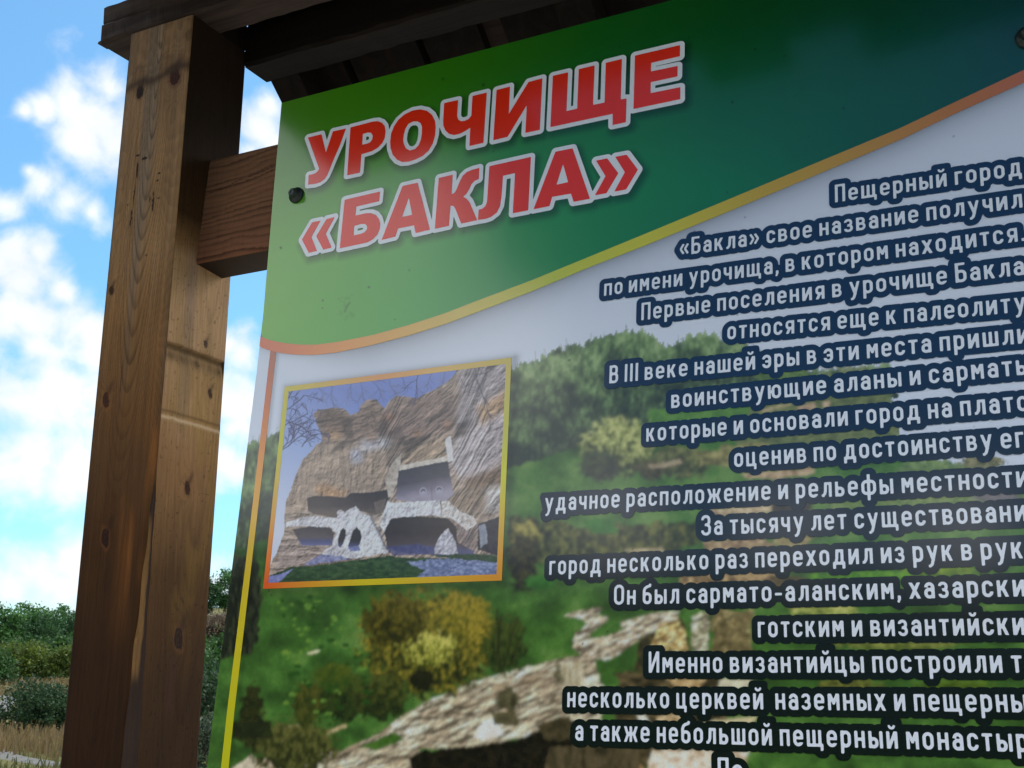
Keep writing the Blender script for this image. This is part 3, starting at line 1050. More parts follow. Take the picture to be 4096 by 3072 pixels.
def contour_mesh(name, f, x0, z0, h, y, colfn):
    a, b, c, d = f[:-1, :-1], f[1:, :-1], f[1:, 1:], f[:-1, 1:]
    idx = (a > 0) * 1 + (b > 0) * 2 + (c > 0) * 4 + (d > 0) * 8
    co, starts, totals = [], [], []
    nv = 0

    def edge(p, q):
        return p / (p - q)

    for case, poly in CASES.items():
        i, j = np.nonzero(idx == case)
        if len(i) == 0:
            continue
        A, B, C, Dd = a[i, j], b[i, j], c[i, j], d[i, j]
        pt = {'a': (i, j), 'b': (i + 1, j), 'c': (i + 1, j + 1), 'd': (i, j + 1)}
        vs = []
        for k in poly:
            if k == 'ab':
                p = (i + edge(A, B), j)
            elif k == 'bc':
                p = (i + 1, j + edge(B, C))
            elif k == 'cd':
                p = (i + 1 - edge(C, Dd), j + 1)
            elif k == 'da':
                p = (i, j + 1 - edge(Dd, A))
            else:
                p = pt[k]
            vs.append(np.stack([np.broadcast_to(p[0], i.shape).astype(float), np.broadcast_to(p[1], i.shape).astype(float)], -1))
        v = np.stack(vs, 1)
        m, n = v.shape[:2]
        co.append(v.reshape(-1, 2))
        starts.append(nv + np.arange(m) * n)
        totals.append(np.full(m, n))
        nv += m * n
    full = (idx == 15)
    pad = np.zeros((1, full.shape[1]), bool)
    dd = np.diff(np.concatenate([pad, full, pad]).astype(int), axis=0)
    # runs of full cells along x become one strip, at most 24 cells long
    sj, si = np.nonzero(dd.T == 1)
    ej, ei = np.nonzero(dd.T == -1)
    rs = []
    for s, e, j in zip(si, ei, sj):
        while s < e:
            t = min(s + 24, e)
            rs.append((s, t, j))
            s = t
    if rs:
        r = np.array(rs, float)
        v = np.stack([np.stack([r[:, 0], r[:, 2]], -1), np.stack([r[:, 1], r[:, 2]], -1), np.stack([r[:, 1], r[:, 2] + 1], -1), np.stack([r[:, 0], r[:, 2] + 1], -1)], 1)
        m = len(r)
        co.append(v.reshape(-1, 2))
        starts.append(nv + np.arange(m) * 4)
        totals.append(np.full(m, 4))
        nv += m * 4
    p = np.concatenate(co)
    x, z = x0 + p[:, 0] * h, z0 + p[:, 1] * h
    return poly_mesh(name, np.stack([x, np.full(len(x), y), z], -1), np.arange(nv), np.concatenate(starts), np.concatenate(totals), colfn(x, z))


# ---- heading letters (outer outline, optional counter), drawn on the artwork sheet
def P(ox, oy, s, pts):
    return [(ox + x * s, oy + y * s) for x, y in pts]


a_, b_, c_, d_, e_, f_ = (1200, 400, .25316), (1740, 260, .25316), (2180, 120, .27125), (1180, 640, .25316), (1700, 560, .25316), (2080, 540, .25316)
WORD1 = [
    P(*a_, [(130, 598), (345, 545), (415, 832), (525, 500), (732, 455), (635, 720), (560, 890), (500, 1035), (470, 1110), (430, 1200), (390, 1255), (330, 1300), (250, 1328), (135, 1342), (143, 1188), (200, 1178), (250, 1160), (290, 1125), (307, 1090)]),
    P(*a_, [(803, 437), (1160, 345), (1240, 340), (1300, 365), (1345, 420), (1357, 500), (1345, 600), (1310, 680), (1240, 755), (1150, 810), (975, 863), (952, 1152), (750, 1195)]),
    P(*a_, [(998, 542), (1080, 518), (1130, 525), (1155, 570), (1145, 630), (1110, 675), (1060, 695), (987, 710)]),
    P(*a_, [(1900, 152), (2010, 175), (2090, 240), (2140, 340), (2148, 430), (2140, 560), (2105, 690), (2040, 800), (1940, 890), (1830, 945), (1720, 978), (1620, 985), (1540, 950), (1470, 870), (1435, 760), (1430, 660), (1445, 530), (1490, 420), (1560, 315), (1660, 230), (1780, 172)]),
    P(*a_, [(1790, 345), (1860, 342), (1910, 370), (1933, 430), (1930, 530), (1915, 630), (1880, 720), (1820, 780), (1740, 802), (1680, 770), (1645, 700), (1635, 640), (1645, 550), (1670, 460), (1720, 380)]),
    P(*b_, [(150, 608), (370, 558), (357, 760), (355, 820), (375, 870), (420, 895), (480, 885), (540, 855), (578, 805), (597, 495), (823, 440), (770, 1235), (548, 1285), (562, 995), (480, 1050), (400, 1090), (310, 1112), (230, 1095), (170, 1040), (135, 960), (133, 880)]),
    P(*b_, [(977, 400), (1190, 345), (1170, 780), (1480, 275), (1700, 215), (1660, 1030), (1432, 1078), (1455, 640), (1150, 1140), (925, 1195)]),
    P(*c_, [(120, 680), (345, 628), (320, 1200), (478, 1165), (502, 582), (735, 528), (712, 1110), (882, 1075), (900, 490), (1138, 432), (1120, 1030), (1205, 1015), (1195, 1365), (1000, 1407), (1002, 1240), (83, 1438)]),
    P(*c_, [(1330, 383), (1995, 228), (1993, 392), (1570, 490), (1565, 617), (1960, 535), (1957, 690), (1563, 775), (1560, 937), (1998, 848), (1998, 1025), (1308, 1170)]),
]
WORD2 = [
    P(*d_, [(275, 990), (412, 960), (265, 1220), (352, 1440), (222, 1470), (115, 1260)]),
    P(*d_, [(502, 938), (635, 905), (492, 1172), (585, 1388), (452, 1420), (340, 1210)]),
    P(*d_, [(790, 632), (1350, 502), (1335, 655), (975, 740), (963, 880), (1130, 845), (1210, 845), (1280, 870), (1330, 930), (1352, 1010), (1345, 1090), (1310, 1180), (1240, 1255), (1150, 1305), (712, 1400)]),
    P(*d_, [(942, 1045), (1060, 1012), (1115, 1015), (1145, 1050), (1140, 1100), (1105, 1145), (1050, 1170), (930, 1195)]),
    P(*d_, [(1705, 415), (1942, 362), (2138, 1105), (1910, 1158), (1885, 1035), (1635, 1085), (1590, 1215), (1373, 1268)]),
    P(*d_, [(1803, 600), (1855, 870), (1697, 905)]),
    P(*e_, [(222, 605), (443, 552), (425, 860), (470, 840), (500, 790), (550, 670), (600, 570), (660, 515), (750, 475), (863, 445), (855, 622), (790, 650), (740, 700), (700, 790), (655, 860), (608, 900), (660, 930), (710, 990), (830, 1272), (575, 1325), (480, 1080), (455, 1045), (408, 1040), (383, 1360), (160, 1408)]),
    P(*e_, [(1022, 418), (1678, 272), (1635, 1115), (1392, 1162), (1427, 528), (1237, 570), (1212, 900), (1190, 1050), (1140, 1150), (1050, 1220), (960, 1250), (840, 1268), (852, 1105), (910, 1090), (960, 1050), (985, 980)]),
    P(*f_, [(563, 270), (835, 215), (1110, 1012), (850, 1060), (810, 930), (513, 982), (470, 1128), (218, 1178)]),
    P(*f_, [(685, 465), (765, 750), (580, 790)]),
    P(*f_, [(1205, 410), (1382, 375), (1558, 610), (1370, 925), (1187, 958), (1355, 655)]),
    P(*f_, [(1508, 350), (1690, 317), (1867, 552), (1680, 865), (1493, 900), (1660, 592)]),
]


def poly_field(polys, x0, x1, z0, z1, h):
    """signed distance (positive inside) to polygons given in artwork units; result on a metre grid"""
    nx, nz = int((x1 - x0) / h) + 2, int((z1 - z0) / h) + 2
    X, Z = np.meshgrid(x0 + np.arange(nx) * h, z0 + np.arange(nz) * h, indexing='ij')
    ins = np.zeros(X.shape, bool)
    dist = np.full(X.shape, 9.0)
    for pl in polys:
        px, pz = sheet([p[0] for p in pl], [p[1] for p in pl])
        q = list(zip(px, pz))
        i0, i1 = max(0, int((px.min() - .03 - x0) / h)), int((px.max() + .03 - x0) / h) + 1
        j0, j1 = max(0, int((pz.min() - .03 - z0) / h)), int((pz.max() + .03 - z0) / h) + 1
        s = np.s_[i0:i1, j0:j1]
        ins[s] ^= inside(q, X[s], Z[s])
        dm = dist[s]
        for (ax, az), (bx, bz) in zip(q, q[1:] + q[:1]):
            vx, vz = bx - ax, bz - az
            t = np.clip(((X[s] - ax) * vx + (Z[s] - az) * vz) / (vx * vx + vz * vz + 1e-15), 0, 1)
            dm = np.minimum(dm, np.hypot(X[s] - ax - t * vx, Z[s] - az - t * vz))
        dist[s] = dm
    return np.where(ins, dist, -dist)


HEAD_BOX = (-0.88, -0.30, 0.50, 0.80)
HH = 0.0007
field1 = poly_field(WORD1, *HEAD_BOX, HH)
field2 = poly_field(WORD2, *HEAD_BOX, HH)
headfield = np.maximum(field1, field2)


def sample(f, x0, z0, h, X, Z, default):
    i, j = np.round((X - x0) / h).astype(int), np.round((Z - z0) / h).astype(int)
    ok = (i >= 0) & (j >= 0) & (i < f.shape[0]) & (j < f.shape[1])
    r = np.full(X.shape, default, float)
    r[ok] = f[i[ok], j[ok]]
    return r


# ---- artwork of the panel -----------------------------------------------------------
ST_TOP = [(1000, 1320), (1045, 1347.6), (1085.6, 1362.6), (1140, 1373), (1200, 1379), (1265, 1379), (1345, 1369), (1489, 1341), (1634, 1301), (1779, 1254), (1923, 1198), (2126, 1122), (2352, 1029.5), (2578, 937), (2900, 804), (3224, 669), (3603, 512), (3819, 409.5), (4096, 280), (4700, -10), (6500, -900)]
ST_BOT = [(1000, 1368), (1039.5, 1388), (1083, 1403), (1123.6, 1412.7), (1180, 1418.8), (1240, 1420.5), (1272, 1419), (1345, 1411), (1489, 1381), (1634, 1343), (1779, 1298), (1923, 1244), (2126, 1167), (2352, 1072), (2578, 984), (2900, 853), (3224, 718), (3603, 559), (3819, 456), (4096, 331), (4700, 50), (6500, -840)]
st_u = [p[0] for p in ST_TOP]
st_v = [p[1] for p in ST_TOP]
sb_u = [p[0] for p in ST_BOT]
sb_v = [p[1] for p in ST_BOT]


def blur(a, sig):
    r = int(3 * sig + 1)
    k = np.exp(-0.5 * (np.arange(-r, r + 1) / sig) ** 2)
    k /= k.sum()
    for ax in (0, 1):
        p = np.pad(a, [(r, r) if i == ax else (0, 0) for i in range(a.ndim)], mode='edge')
        n = a.shape[ax]
        a = sum(w * np.take(p, np.arange(i, i + n), axis=ax) for i, w in enumerate(k))
    return a


def relief(h, k):
    """tone of a rock face in the printed photographs: slope of a height field towards the upper left"""
    gx, gz = np.gradient(h)
    return np.clip(1 + k * (-gx * .6 + gz * .8), .25, 1.9)


class Painter:
    def __init__(self, X, Y):
        self.X, self.Y = X, Y
        self.c = np.zeros(X.shape + (3,))

    def sel(self, x0, y0, x1, y1):
        return np.nonzero((self.X > x0) & (self.X < x1) & (self.Y > y0) & (self.Y < y1))

    def fill(self, pts, cols, seed=0, warp=14, wscale=.03, tex=(.05, .05), soft=None, rot=0.0, contrast=1.1, alpha=1.0):
        """polygon with a ragged edge, mottled between the given colours (dark..light)"""
        xs, ys = [p[0] for p in pts], [p[1] for p in pts]
        k = self.sel(min(xs) - 2 * warp - 4, min(ys) - 2 * warp - 4, max(xs) + 2 * warp + 4, max(ys) + 2 * warp + 4)
        if len(k[0]) == 0:
            return
        X, Y = self.X[k], self.Y[k]
        wx = (fbm(X * wscale, Y * wscale, seed + 1, 4) - .5) * 2 * warp
        wy = (fbm(X * wscale, Y * wscale, seed + 2, 4) - .5) * 2 * warp
        m = inside(pts, X + wx, Y + wy)
        X, Y = X[m], Y[m]
        cr, sr = math.cos(rot), math.sin(rot)
        t = fbm((X * cr + Y * sr) * tex[0], (-X * sr + Y * cr) * tex[1], seed + 3, 5, 0.62)
        t = np.clip((t - .5) * contrast * 2 + .5, 0, 1)
        st = [(i / (len(cols) - 1), c) for i, c in enumerate(cols)]
        new = inkramp(t, st)
        kk = tuple(a[m] for a in k)
        self.c[kk] = new if alpha == 1 else self.c[kk] * (1 - alpha) + new * alpha

    def blob(self, cx, cy, rx, ry, cols, seed=0, ragged=.55, tex=(.06, .06), top=.35, contrast=1.5, fr=.05):
        """leafy clump: ragged outline, speckled, paler where the printed photo had it in light"""
        k = self.sel(cx - rx * 1.5, cy - ry * 1.5, cx + rx * 1.5, cy + ry * 1.5)
        if len(k[0]) == 0:
            return
        X, Y = self.X[k], self.Y[k]
        e = (fbm(X * fr, Y * fr, seed + 1, 5, .65) - .5) * 2
        q = np.hypot((X - cx) / rx, (Y - cy) / ry) + e * ragged
        m = q < 1.12
        X, Y, q = X[m], Y[m], q[m]
        t = fbm(X * tex[0], Y * tex[1], seed + 3, 5, .66)
        t = (t - .5) * contrast * 1.7 + .5 - top * (Y - cy) / ry
        t = np.clip(t, 0, 1)
        st = [(i / (len(cols) - 1), c) for i, c in enumerate(cols)]
        kk = tuple(a[m] for a in k)
        self.c[kk] = lerp(self.c[kk], inkramp(t, st), 1 - sstep(.82, 1.12, q))

    def stroke(self, pts, w, col, alpha=.8):
        xs, ys = [p[0] for p in pts], [p[1] for p in pts]
        k = self.sel(min(xs) - 4 * w, min(ys) - 4 * w, max(xs) + 4 * w, max(ys) + 4 * w)
        if len(k[0]) == 0:
            return
        X, Y = self.X[k], self.Y[k]
        dm = np.full(X.shape, 1e9)
        for (ax, ay), (bx, by) in zip(pts, pts[1:]):
            vx, vy = bx - ax, by - ay
            t = np.clip(((X - ax) * vx + (Y - ay) * vy) / (vx * vx + vy * vy + 1e-9), 0, 1)
            dm = np.minimum(dm, np.hypot(X - ax - t * vx, Y - ay - t * vy))
        m = np.exp(-(dm / w) ** 2) * alpha
        self.c[k] = lerp(self.c[k], ink(col), m)


def twigs(p, x, y, ang, length, w, col, r, depth=0, alpha=.75):
    pts = [(x, y)]
    for s in range(5):
        ang += r.uniform(-.35, .35)
        x += math.cos(ang) * length / 5
        y += math.sin(ang) * length / 5
        pts.append((x, y))
        if depth < 3 and r.random() < .75:
            twigs(p, x, y, ang + r.choice((-1, 1)) * r.uniform(.4, .9), length * r.uniform(.35, .6), w * .7, col, r, depth + 1, alpha * .9)
    p.stroke(pts, w, col, alpha)


def paint_panel(X, Y, BXm, BZm):
    p = Painter(X, Y)
    # pale sky paper
    t = np.clip((Y - 600) / 1400, 0, 1)
    p.c[:] = inkramp(t, [(0, (176, 186, 210)), (.5, (182, 191, 211)), (1, (178, 188, 210))])
    # hillside meadow below an uneven skyline
    sky_u = [600, 1000, 1130, 1300, 1600, 2040, 2200, 2350, 2494, 2605, 2660, 2744, 2818, 2975, 3100, 3280, 3420, 3560, 3600, 3570, 3700, 3900, 4050, 4300, 5200, 6500]
    sky_v = [1810, 1765, 1720, 1640, 1560, 1465, 1405, 1360, 1315, 1335, 1376, 1352, 1330, 1370, 1430, 1480, 1470, 1455, 1560, 1720, 1860, 1850, 1960, 2050, 2150, 2200]
    rag = (fbm(X * .055, Y * .02, 3, 5, .68) - .5) * 70 + (fbm(X * .3, Y * .03, 4, 3, .6) - .5) * 34
    sl = np.interp(X, sky_u, sky_v)
    hill = Y + rag > sl
    g = fbm(X * .010, Y * .014, 11, 4)
    g2 = fbm(X * .10, Y * .07, 12, 4, .65)
    gt = np.clip(.50 + (g - .5) * 1.5 + (g2 - .5) * .45 + .22 * np.exp(-((Y - 1980) / 160) ** 2), 0, 1)
    meadow = inkramp(gt, [(0, (36, 60, 26)), (.40, (50, 84, 34)), (.70, (66, 104, 44)), (1, (90, 122, 62))])
    p.c[hill] = meadow[hill]
    # woodland band under the skyline
    wood_v = np.interp(X, [600, 1000, 1200, 1500, 1900, 2050, 2350, 2560, 2700, 2900, 3100, 3400, 3600, 6500], [2210, 2190, 2080, 2000, 1920, 1872, 1775, 1700, 1660, 1590, 1545, 1500, 1560, 1700])
    k = np.nonzero(hill & (Y < wood_v + (fbm(X * .05, Y * .05, 31, 3) - .5) * 30))
    x, y = X[k], Y[k]
    tt = fbm(x * .085, y * .042, 33, 5, .72) + .42 * (vnoise(x * .018, y * .020, 34) - .5)
    rel = np.clip((y - sl[k]) / np.maximum(wood_v[k] - sl[k], 60), 0, 1)
    tt = np.clip((tt - .5) * 1.7 + .74 - .60 * rel, 0, 1)
    p.c[k] = inkramp(tt, [(0, (40, 50, 40)), (.35, (60, 74, 54)), (.65, (86, 108, 72)), (.85, (106, 132, 86)), (1, (132, 152, 110))])
    # thin bare tops against the sky
    r = random.Random(5)
    for _ in range(46):
        u = r.choice([r.uniform(2060, 2480), r.uniform(2690, 2960), r.uniform(985, 1125), r.uniform(3300, 3560)])
        v = np.interp(u, sky_u, sky_v) + r.uniform(8, 45)
        p.stroke([(u, v), (u + r.uniform(-8, 8), v - r.uniform(16, 44))], r.uniform(2, 3.4), (110, 122, 116), .38)
    # far right slope with pale air and scattered trees
    p.blob(3150, 1510, 120, 42, [(60, 82, 46), (104, 128, 70)], 51)
    p.blob(3420, 1520, 170, 60, [(44, 58, 40), (88, 104, 66), (120, 128, 92)], 52)
    p.blob(3480, 1600, 110, 85, [(36, 46, 36), (60, 72, 50)], 53)
    p.fill([(2950, 1560), (3560, 1545), (3600, 1780), (3350, 1850), (2950, 1850)], [(72, 82, 54), (92, 104, 66), (112, 122, 78)], 55, 22)
    p.fill([(2600, 1640), (3000, 1620), (2990, 1672), (2600, 1710)], [(64, 100, 44), (88, 128, 58)], 56, 10)
    p.fill([(3040, 1640), (3160, 1612), (3165, 1620), (3050, 1652)], [(150, 136, 104), (176, 160, 130)], 57, 5)
    p.fill([(3185, 1632), (3260, 1606), (3265, 1640), (3200, 1646)], [(140, 116, 96), (182, 160, 134)], 58, 6)
    p.fill([(3290, 1610), (3318, 1600), (3318, 1630), (3292, 1632)], [(150, 126, 102), (184, 164, 138)], 59, 5)
    p.blob(3720, 1870, 130, 34, [(60, 84, 50), (110, 132, 82)], 61)
    p.blob(3930, 1850, 90, 30, [(84, 88, 62), (128, 124, 92)], 62)
    p.fill([(3300, 1950), (4100, 1890), (4700, 2000), (4700, 2040), (3300, 2060)], [(64, 92, 48), (96, 118, 66), (120, 134, 84)], 63, 14)
    p.blob(3990, 1985, 100, 26, [(84, 82, 86), (120, 116, 122)], 64)
    # olive bushes on the first terrace
    p.blob(2470, 1790, 150, 115, [(40, 48, 30), (84, 92, 50), (134, 142, 84), (170, 174, 116)], 71, .5, (.07, .07), .42)
    p.blob(2400, 1860, 80, 62, [(28, 34, 26), (62, 72, 48)], 72, .5)
    p.blob(2720, 1850, 130, 66, [(48, 52, 36), (76, 80, 50), (112, 114, 70)], 73, .55)
    p.blob(2600, 1880, 60, 40, [(34, 32, 28), (80, 78, 50)], 74)
    p.fill([(2590, 1860), (2720, 1838), (2730, 1856), (2600, 1876)], [(120, 106, 86), (160, 146, 122)], 75, 6)
    p.fill([(2780, 1800), (3060, 1762), (3070, 1850), (2800, 1862)], [(74, 70, 48), (120, 118, 72), (150, 142, 98)], 76, 22)
    # light ledges and the rocky crest running down the middle of the sheet
    p.fill([(2960, 1895), (3100, 1880), (3255, 1868), (3262, 1888), (3120, 1915), (2975, 1912)], [(120, 98, 72), (160, 138, 112), (186, 168, 140)], 81, 12, .04)
    p.fill([(2840, 2040), (2960, 2020), (3085, 2012), (3092, 2050), (2960, 2066), (2860, 2068)], [(112, 92, 70), (166, 148, 120), (190, 176, 148)], 82, 12, .04)
    p.fill([(3080, 2005), (3260, 1985), (3240, 2075), (3090, 2068)], [(36, 34, 30), (62, 56, 44)], 83, 14)
    p.fill([(2820, 2160), (3010, 2140), (3100, 2170), (3060, 2260), (2990, 2320), (2880, 2330), (2790, 2300)], [(92, 76, 56), (132, 110, 82), (180, 160, 128)], 84, 20, .035)
    p.fill([(3100, 2150), (3260, 2140), (3230, 2190), (3120, 2210)], [(48, 40, 26), (120, 108, 70), (170, 160, 112)], 85, 14)
    p.fill([(2720, 2300), (2900, 2280), (3100, 2290), (3090, 2360), (2960, 2420), (2820, 2400), (2720, 2360)], [(84, 68, 48), (124, 102, 72), (178, 154, 112)], 86, 20, .035)
    p.fill([(3080, 2300), (3230, 2310), (3170, 2360), (3100, 2360)], [(40, 34, 22), (92, 78, 50)], 87, 14)
    p.fill([(3140, 2395), (3420, 2420), (3440, 2460), (3160, 2460)], [(70, 84, 34), (136, 146, 72), (172, 174, 106)], 88, 12)
    p.blob(3760, 2280, 160, 26, [(66, 92, 24), (120, 146, 42)], 89)
    p.blob(3480, 2310, 240, 30, [(48, 92, 22), (92, 140, 38)], 90)
    p.blob(3600, 2570, 260, 34, [(60, 76, 28), (140, 146, 74)], 91)
    p.blob(3400, 2740, 130, 26, [(36, 44, 16), (112, 116, 52)], 92)
    p.blob(3820, 2740, 160, 24, [(34, 50, 16), (84, 110, 34)], 93)
    # dark hedge across the left middle
    p.fill([(2030, 2070), (2120, 2060), (2300, 2110), (2520, 2105), (2790, 2080), (2790, 2190), (2560, 2230), (2200, 2240), (2040, 2300)], [(26, 30, 18), (46, 52, 26), (70, 76, 36), (100, 102, 50)], 101, 26, .03, (.06, .045))
    p.fill([(2330, 2080), (2450, 2068), (2470, 2130), (2360, 2136)], [(36, 88, 28), (56, 112, 36)], 102, 12)
    p.blob(2100, 2150, 62, 60, [(40, 42, 20), (96, 94, 40), (150, 142, 78)], 103)
    p.fill([(2500, 2200), (2650, 2190), (2660, 2210), (2520, 2212)], [(130, 118, 88), (178, 166, 134)], 104, 5)
    # winding pale path and the limestone ridge
    p.fill([(2258, 2462), (2320, 2442), (2390, 2430), (2412, 2436), (2385, 2462), (2432, 2468), (2420, 2492), (2358, 2540), (2352, 2556), (2420, 2548), (2490, 2520), (2480, 2492), (2600, 2455), (2712, 2440), (2706, 2500), (2620, 2530), (2560, 2552), (2505, 2600), (2440, 2640), (2330, 2630), (2292, 2590), (2298, 2530), (2350, 2500), (2330, 2478)], [(150, 132, 112), (178, 162, 142), (200, 188, 170)], 111, 8, .05, (.06, .09))
    p.fill([(2560, 2545), (2720, 2470), (2760, 2560), (2740, 2740), (2600, 2760), (2540, 2680)], [(24, 24, 16), (52, 48, 30), (84, 76, 46)], 112, 16)
    p.fill([(2590, 2600), (2640, 2500), (2720, 2480), (2742, 2540), (2760, 2640), (2640, 2660)], [(110, 84, 46), (178, 148, 98), (206, 184, 140)], 113, 12, .04)
    p.fill([(2770, 2460), (2840, 2440), (2830, 2620), (2770, 2640)], [(90, 84, 66), (176, 168, 140), (206, 200, 180)], 114, 12, .05)
    p.fill([(2850, 2440), (3010, 2440), (3000, 2660), (2850, 2680)], [(66, 58, 38), (108, 96, 64), (160, 146, 104)], 115, 16, .035)
    p.fill([(2460, 2690), (2900, 2680), (2910, 3072), (2460, 3072)], [(30, 28, 18), (62, 54, 36), (104, 90, 62)], 116, 22, .025, (.02, .05))
    p.fill([(2660, 2708), (2830, 2706), (2800, 2752), (2700, 2750)], [(140, 112, 74), (186, 162, 122)], 117, 10)
    p.fill([(2880, 2716), (3010, 2714), (2990, 2758), (2870, 2754)], [(170, 164, 140), (196, 192, 172)], 118, 8)
    p.fill([(2545, 2854), (2580, 2858), (2600, 2890), (2560, 2890)], [(190, 182, 172), (206, 200, 194)], 119, 5)
    p.fill([(2620, 2866), (2730, 2852), (2740, 2892), (2630, 2892)], [(120, 96, 62), (186, 164, 128), (206, 192, 164)], 120, 8)
    p.fill([(2800, 2892), (3030, 2862), (3010, 2902), (2830, 2912)], [(176, 162, 122), (206, 196, 166)], 121, 8)
    p.fill([(2600, 3000), (3000, 2990), (2960, 3130), (2880, 3280), (2560, 3300)], [(150, 120, 84), (196, 184, 168), (206, 204, 206)], 122, 14, .03)
    p.fill([(2480, 3062), (2560, 3056), (2620, 3140), (2480, 3160)], [(120, 88, 56), (180, 150, 110)], 123, 8)
    # ridge crest from the lower left, its shaded face and the cave below
    p.fill([(915, 3080), (1000, 3040), (1180, 3015), (1370, 3000), (1480, 2952), (1570, 2890), (1700, 2808), (1880, 2730), (2110, 2668), (2340, 2620), (2380, 2640), (2400, 2720), (2440, 2800), (2400, 2880), (2250, 2910), (2100, 2945), (1960, 2980), (1810, 2990), (1680, 3000), (1640, 3140), (900, 3200)], [(138, 122, 102), (164, 150, 130), (184, 172, 152)], 131, 12, .03, (.014, .03), rot=-.35)
    ridge_poly = [(915, 3080), (1000, 3040), (1180, 3015), (1370, 3000), (1480, 2952), (1570, 2890), (1700, 2808), (1880, 2730), (2110, 2668), (2340, 2620), (2380, 2640), (2400, 2720), (2440, 2800), (2400, 2880), (2250, 2910), (2100, 2945), (1960, 2980), (1810, 2990), (1680, 3000), (1640, 3140), (900, 3200)]
    rk = inside(ridge_poly, X, Y) | ((X > 2230) & (X < 3100) & (Y > 2380) & (Y < 2680) & (p.c.mean(-1) > .22))
    hgt = fbm((X * .94 - Y * .34) * .012, (X * .34 + Y * .94) * .040, 301, 5, .62) * 26 + fbm(X * .012, Y * .012, 302, 3) * 30
    tone = relief(hgt, .50) * (.86 + .28 * fbm(X * .01, Y * .03, 303, 3))
    crk = 1 - np.abs(2 * fbm((X * .94 - Y * .34) * .010, (X * .34 + Y * .94) * .05, 304, 4, .6) - 1)
    tone = tone * (1 - .55 * sstep(.90, .99, crk))
    p.c = np.where(rk[..., None], np.clip(p.c * tone[..., None], .004, .8), p.c)
    p.fill([(1880, 2780), (2100, 2700), (2330, 2650), (2320, 2690), (2080, 2760), (1900, 2810)], [(96, 78, 62), (150, 130, 106)], 132, 14, .05, (.02, .09), alpha=.45)
    p.blob(2030, 2800, 46, 50, [(44, 42, 28), (84, 80, 56)], 133)
    p.blob(2270, 2700, 50, 60, [(62, 60, 44), (110, 104, 80)], 134)
    p.fill([(1930, 2880), (1985, 2870), (2010, 2930), (1950, 2960), (1890, 2950)], [(190, 186, 184), (206, 204, 208)], 135, 8)
    p.fill([(1960, 2850), (2060, 2840), (2080, 2900), (1980, 2900)], [(52, 50, 34), (92, 86, 62)], 136, 10)
    p.fill([(2240, 2650), (2330, 2640), (2350, 2780), (2260, 2780)], [(150, 136, 108), (204, 196, 176)], 137, 8, .05, (.09, .02), alpha=.7)
    p.fill([(1640, 3030), (1700, 3002), (1900, 2985), (2060, 2960), (2200, 2900), (2290, 2880), (2400, 2900), (2420, 3200), (1640, 3200)], [(8, 7, 6), (18, 15, 11), (32, 27, 18)], 138, 10)
    p.fill([(2140, 2900), (2280, 2860), (2300, 2960), (2180, 2960)], [(40, 36, 24), (70, 62, 42)], 139, 12)
    p.fill([(2190, 2990), (2560, 2950), (2560, 3200), (2170, 3200)], [(38, 34, 24), (66, 58, 40), (84, 74, 54)], 140, 12, .03, (.06, .02))
    p.fill([(1070, 2924), (1230, 2888), (1240, 2900), (1100, 2930)], [(140, 124, 88), (176, 160, 124)], 141, 6)
    p.fill([(1290, 2930), (1380, 2896), (1388, 2908), (1300, 2944)], [(150, 134, 98), (182, 166, 130)], 142, 6)
    p.fill([(1430, 2990), (1580, 2930), (1620, 2960), (1500, 3000)], [(36, 70, 24), (66, 100, 36)], 143, 8)
    p.fill([(930, 3072), (1000, 3022), (1030, 3040), (1010, 3090)], [(160, 150, 132), (196, 186, 168)], 144, 6)
    # big bush and its neighbours in the lower left
    p.blob(1710, 2580, 270, 215, [(28, 32, 14), (50, 54, 20), (76, 76, 26), (108, 100, 34), (136, 122, 44)], 151, .42, (.07, .055), .28)
    p.blob(1860, 2470, 110, 95, [(66, 68, 22), (104, 98, 30), (142, 126, 44)], 152, .5, (.09, .07))
    p.blob(1930, 2560, 60, 100, [(62, 64, 22), (108, 100, 32), (146, 128, 46)], 153, .55, (.09, .07))
    p.blob(1715, 2600, 115, 70, [(44, 50, 16), (100, 104, 36), (150, 150, 66), (178, 172, 92)], 154, .5, (.11, .09))
    p.blob(1690, 2720, 52, 44, [(16, 18, 10), (30, 32, 16)], 155, .4)
    p.blob(1580, 2480, 130, 110, [(30, 32, 12), (60, 58, 20), (92, 84, 28)], 156, .5, (.08, .06))
    p.blob(1370, 2790, 120, 100, [(22, 34, 14), (38, 50, 20), (58, 70, 26)], 157, .5, (.06, .05))
    p.blob(1520, 2790, 110, 90, [(24, 34, 14), (42, 50, 20), (70, 74, 30)], 158, .5)
    p.blob(1330, 2710, 80, 60, [(40, 62, 20), (72, 82, 26)], 159, .6)
    p.blob(1170, 2990, 170, 110, [(30, 34, 16), (54, 58, 26), (84, 84, 42)], 160, .55, (.08, .05))
    p.blob(1230, 2820, 60, 90, [(30, 44, 16), (74, 74, 28)], 161, .6, (.1, .04))
    p.blob(2020, 2580, 90, 110, [(22, 34, 12), (44, 58, 20), (64, 74, 28)], 162, .7, (.12, .04))
    p.fill([(1228, 2612), (1278, 2596), (1282, 2602), (1262, 2614), (1232, 2618)], [(196, 186, 150), (206, 200, 172)], 163, 3)
    for (u, v, du, dv) in ((2000, 2680, -12, -240), (2010, 2690, 60, -220), (1985, 2660, 20, -200), (2040, 2660, 60, -150)):
        p.stroke([(u, v), (u + du * .5, v + dv * .55), (u + du, v + dv)], 5, (24, 22, 14), .7)
    p.blob(1010, 2860, 46, 130, [(20, 26, 12), (44, 46, 20)], 164, .6)
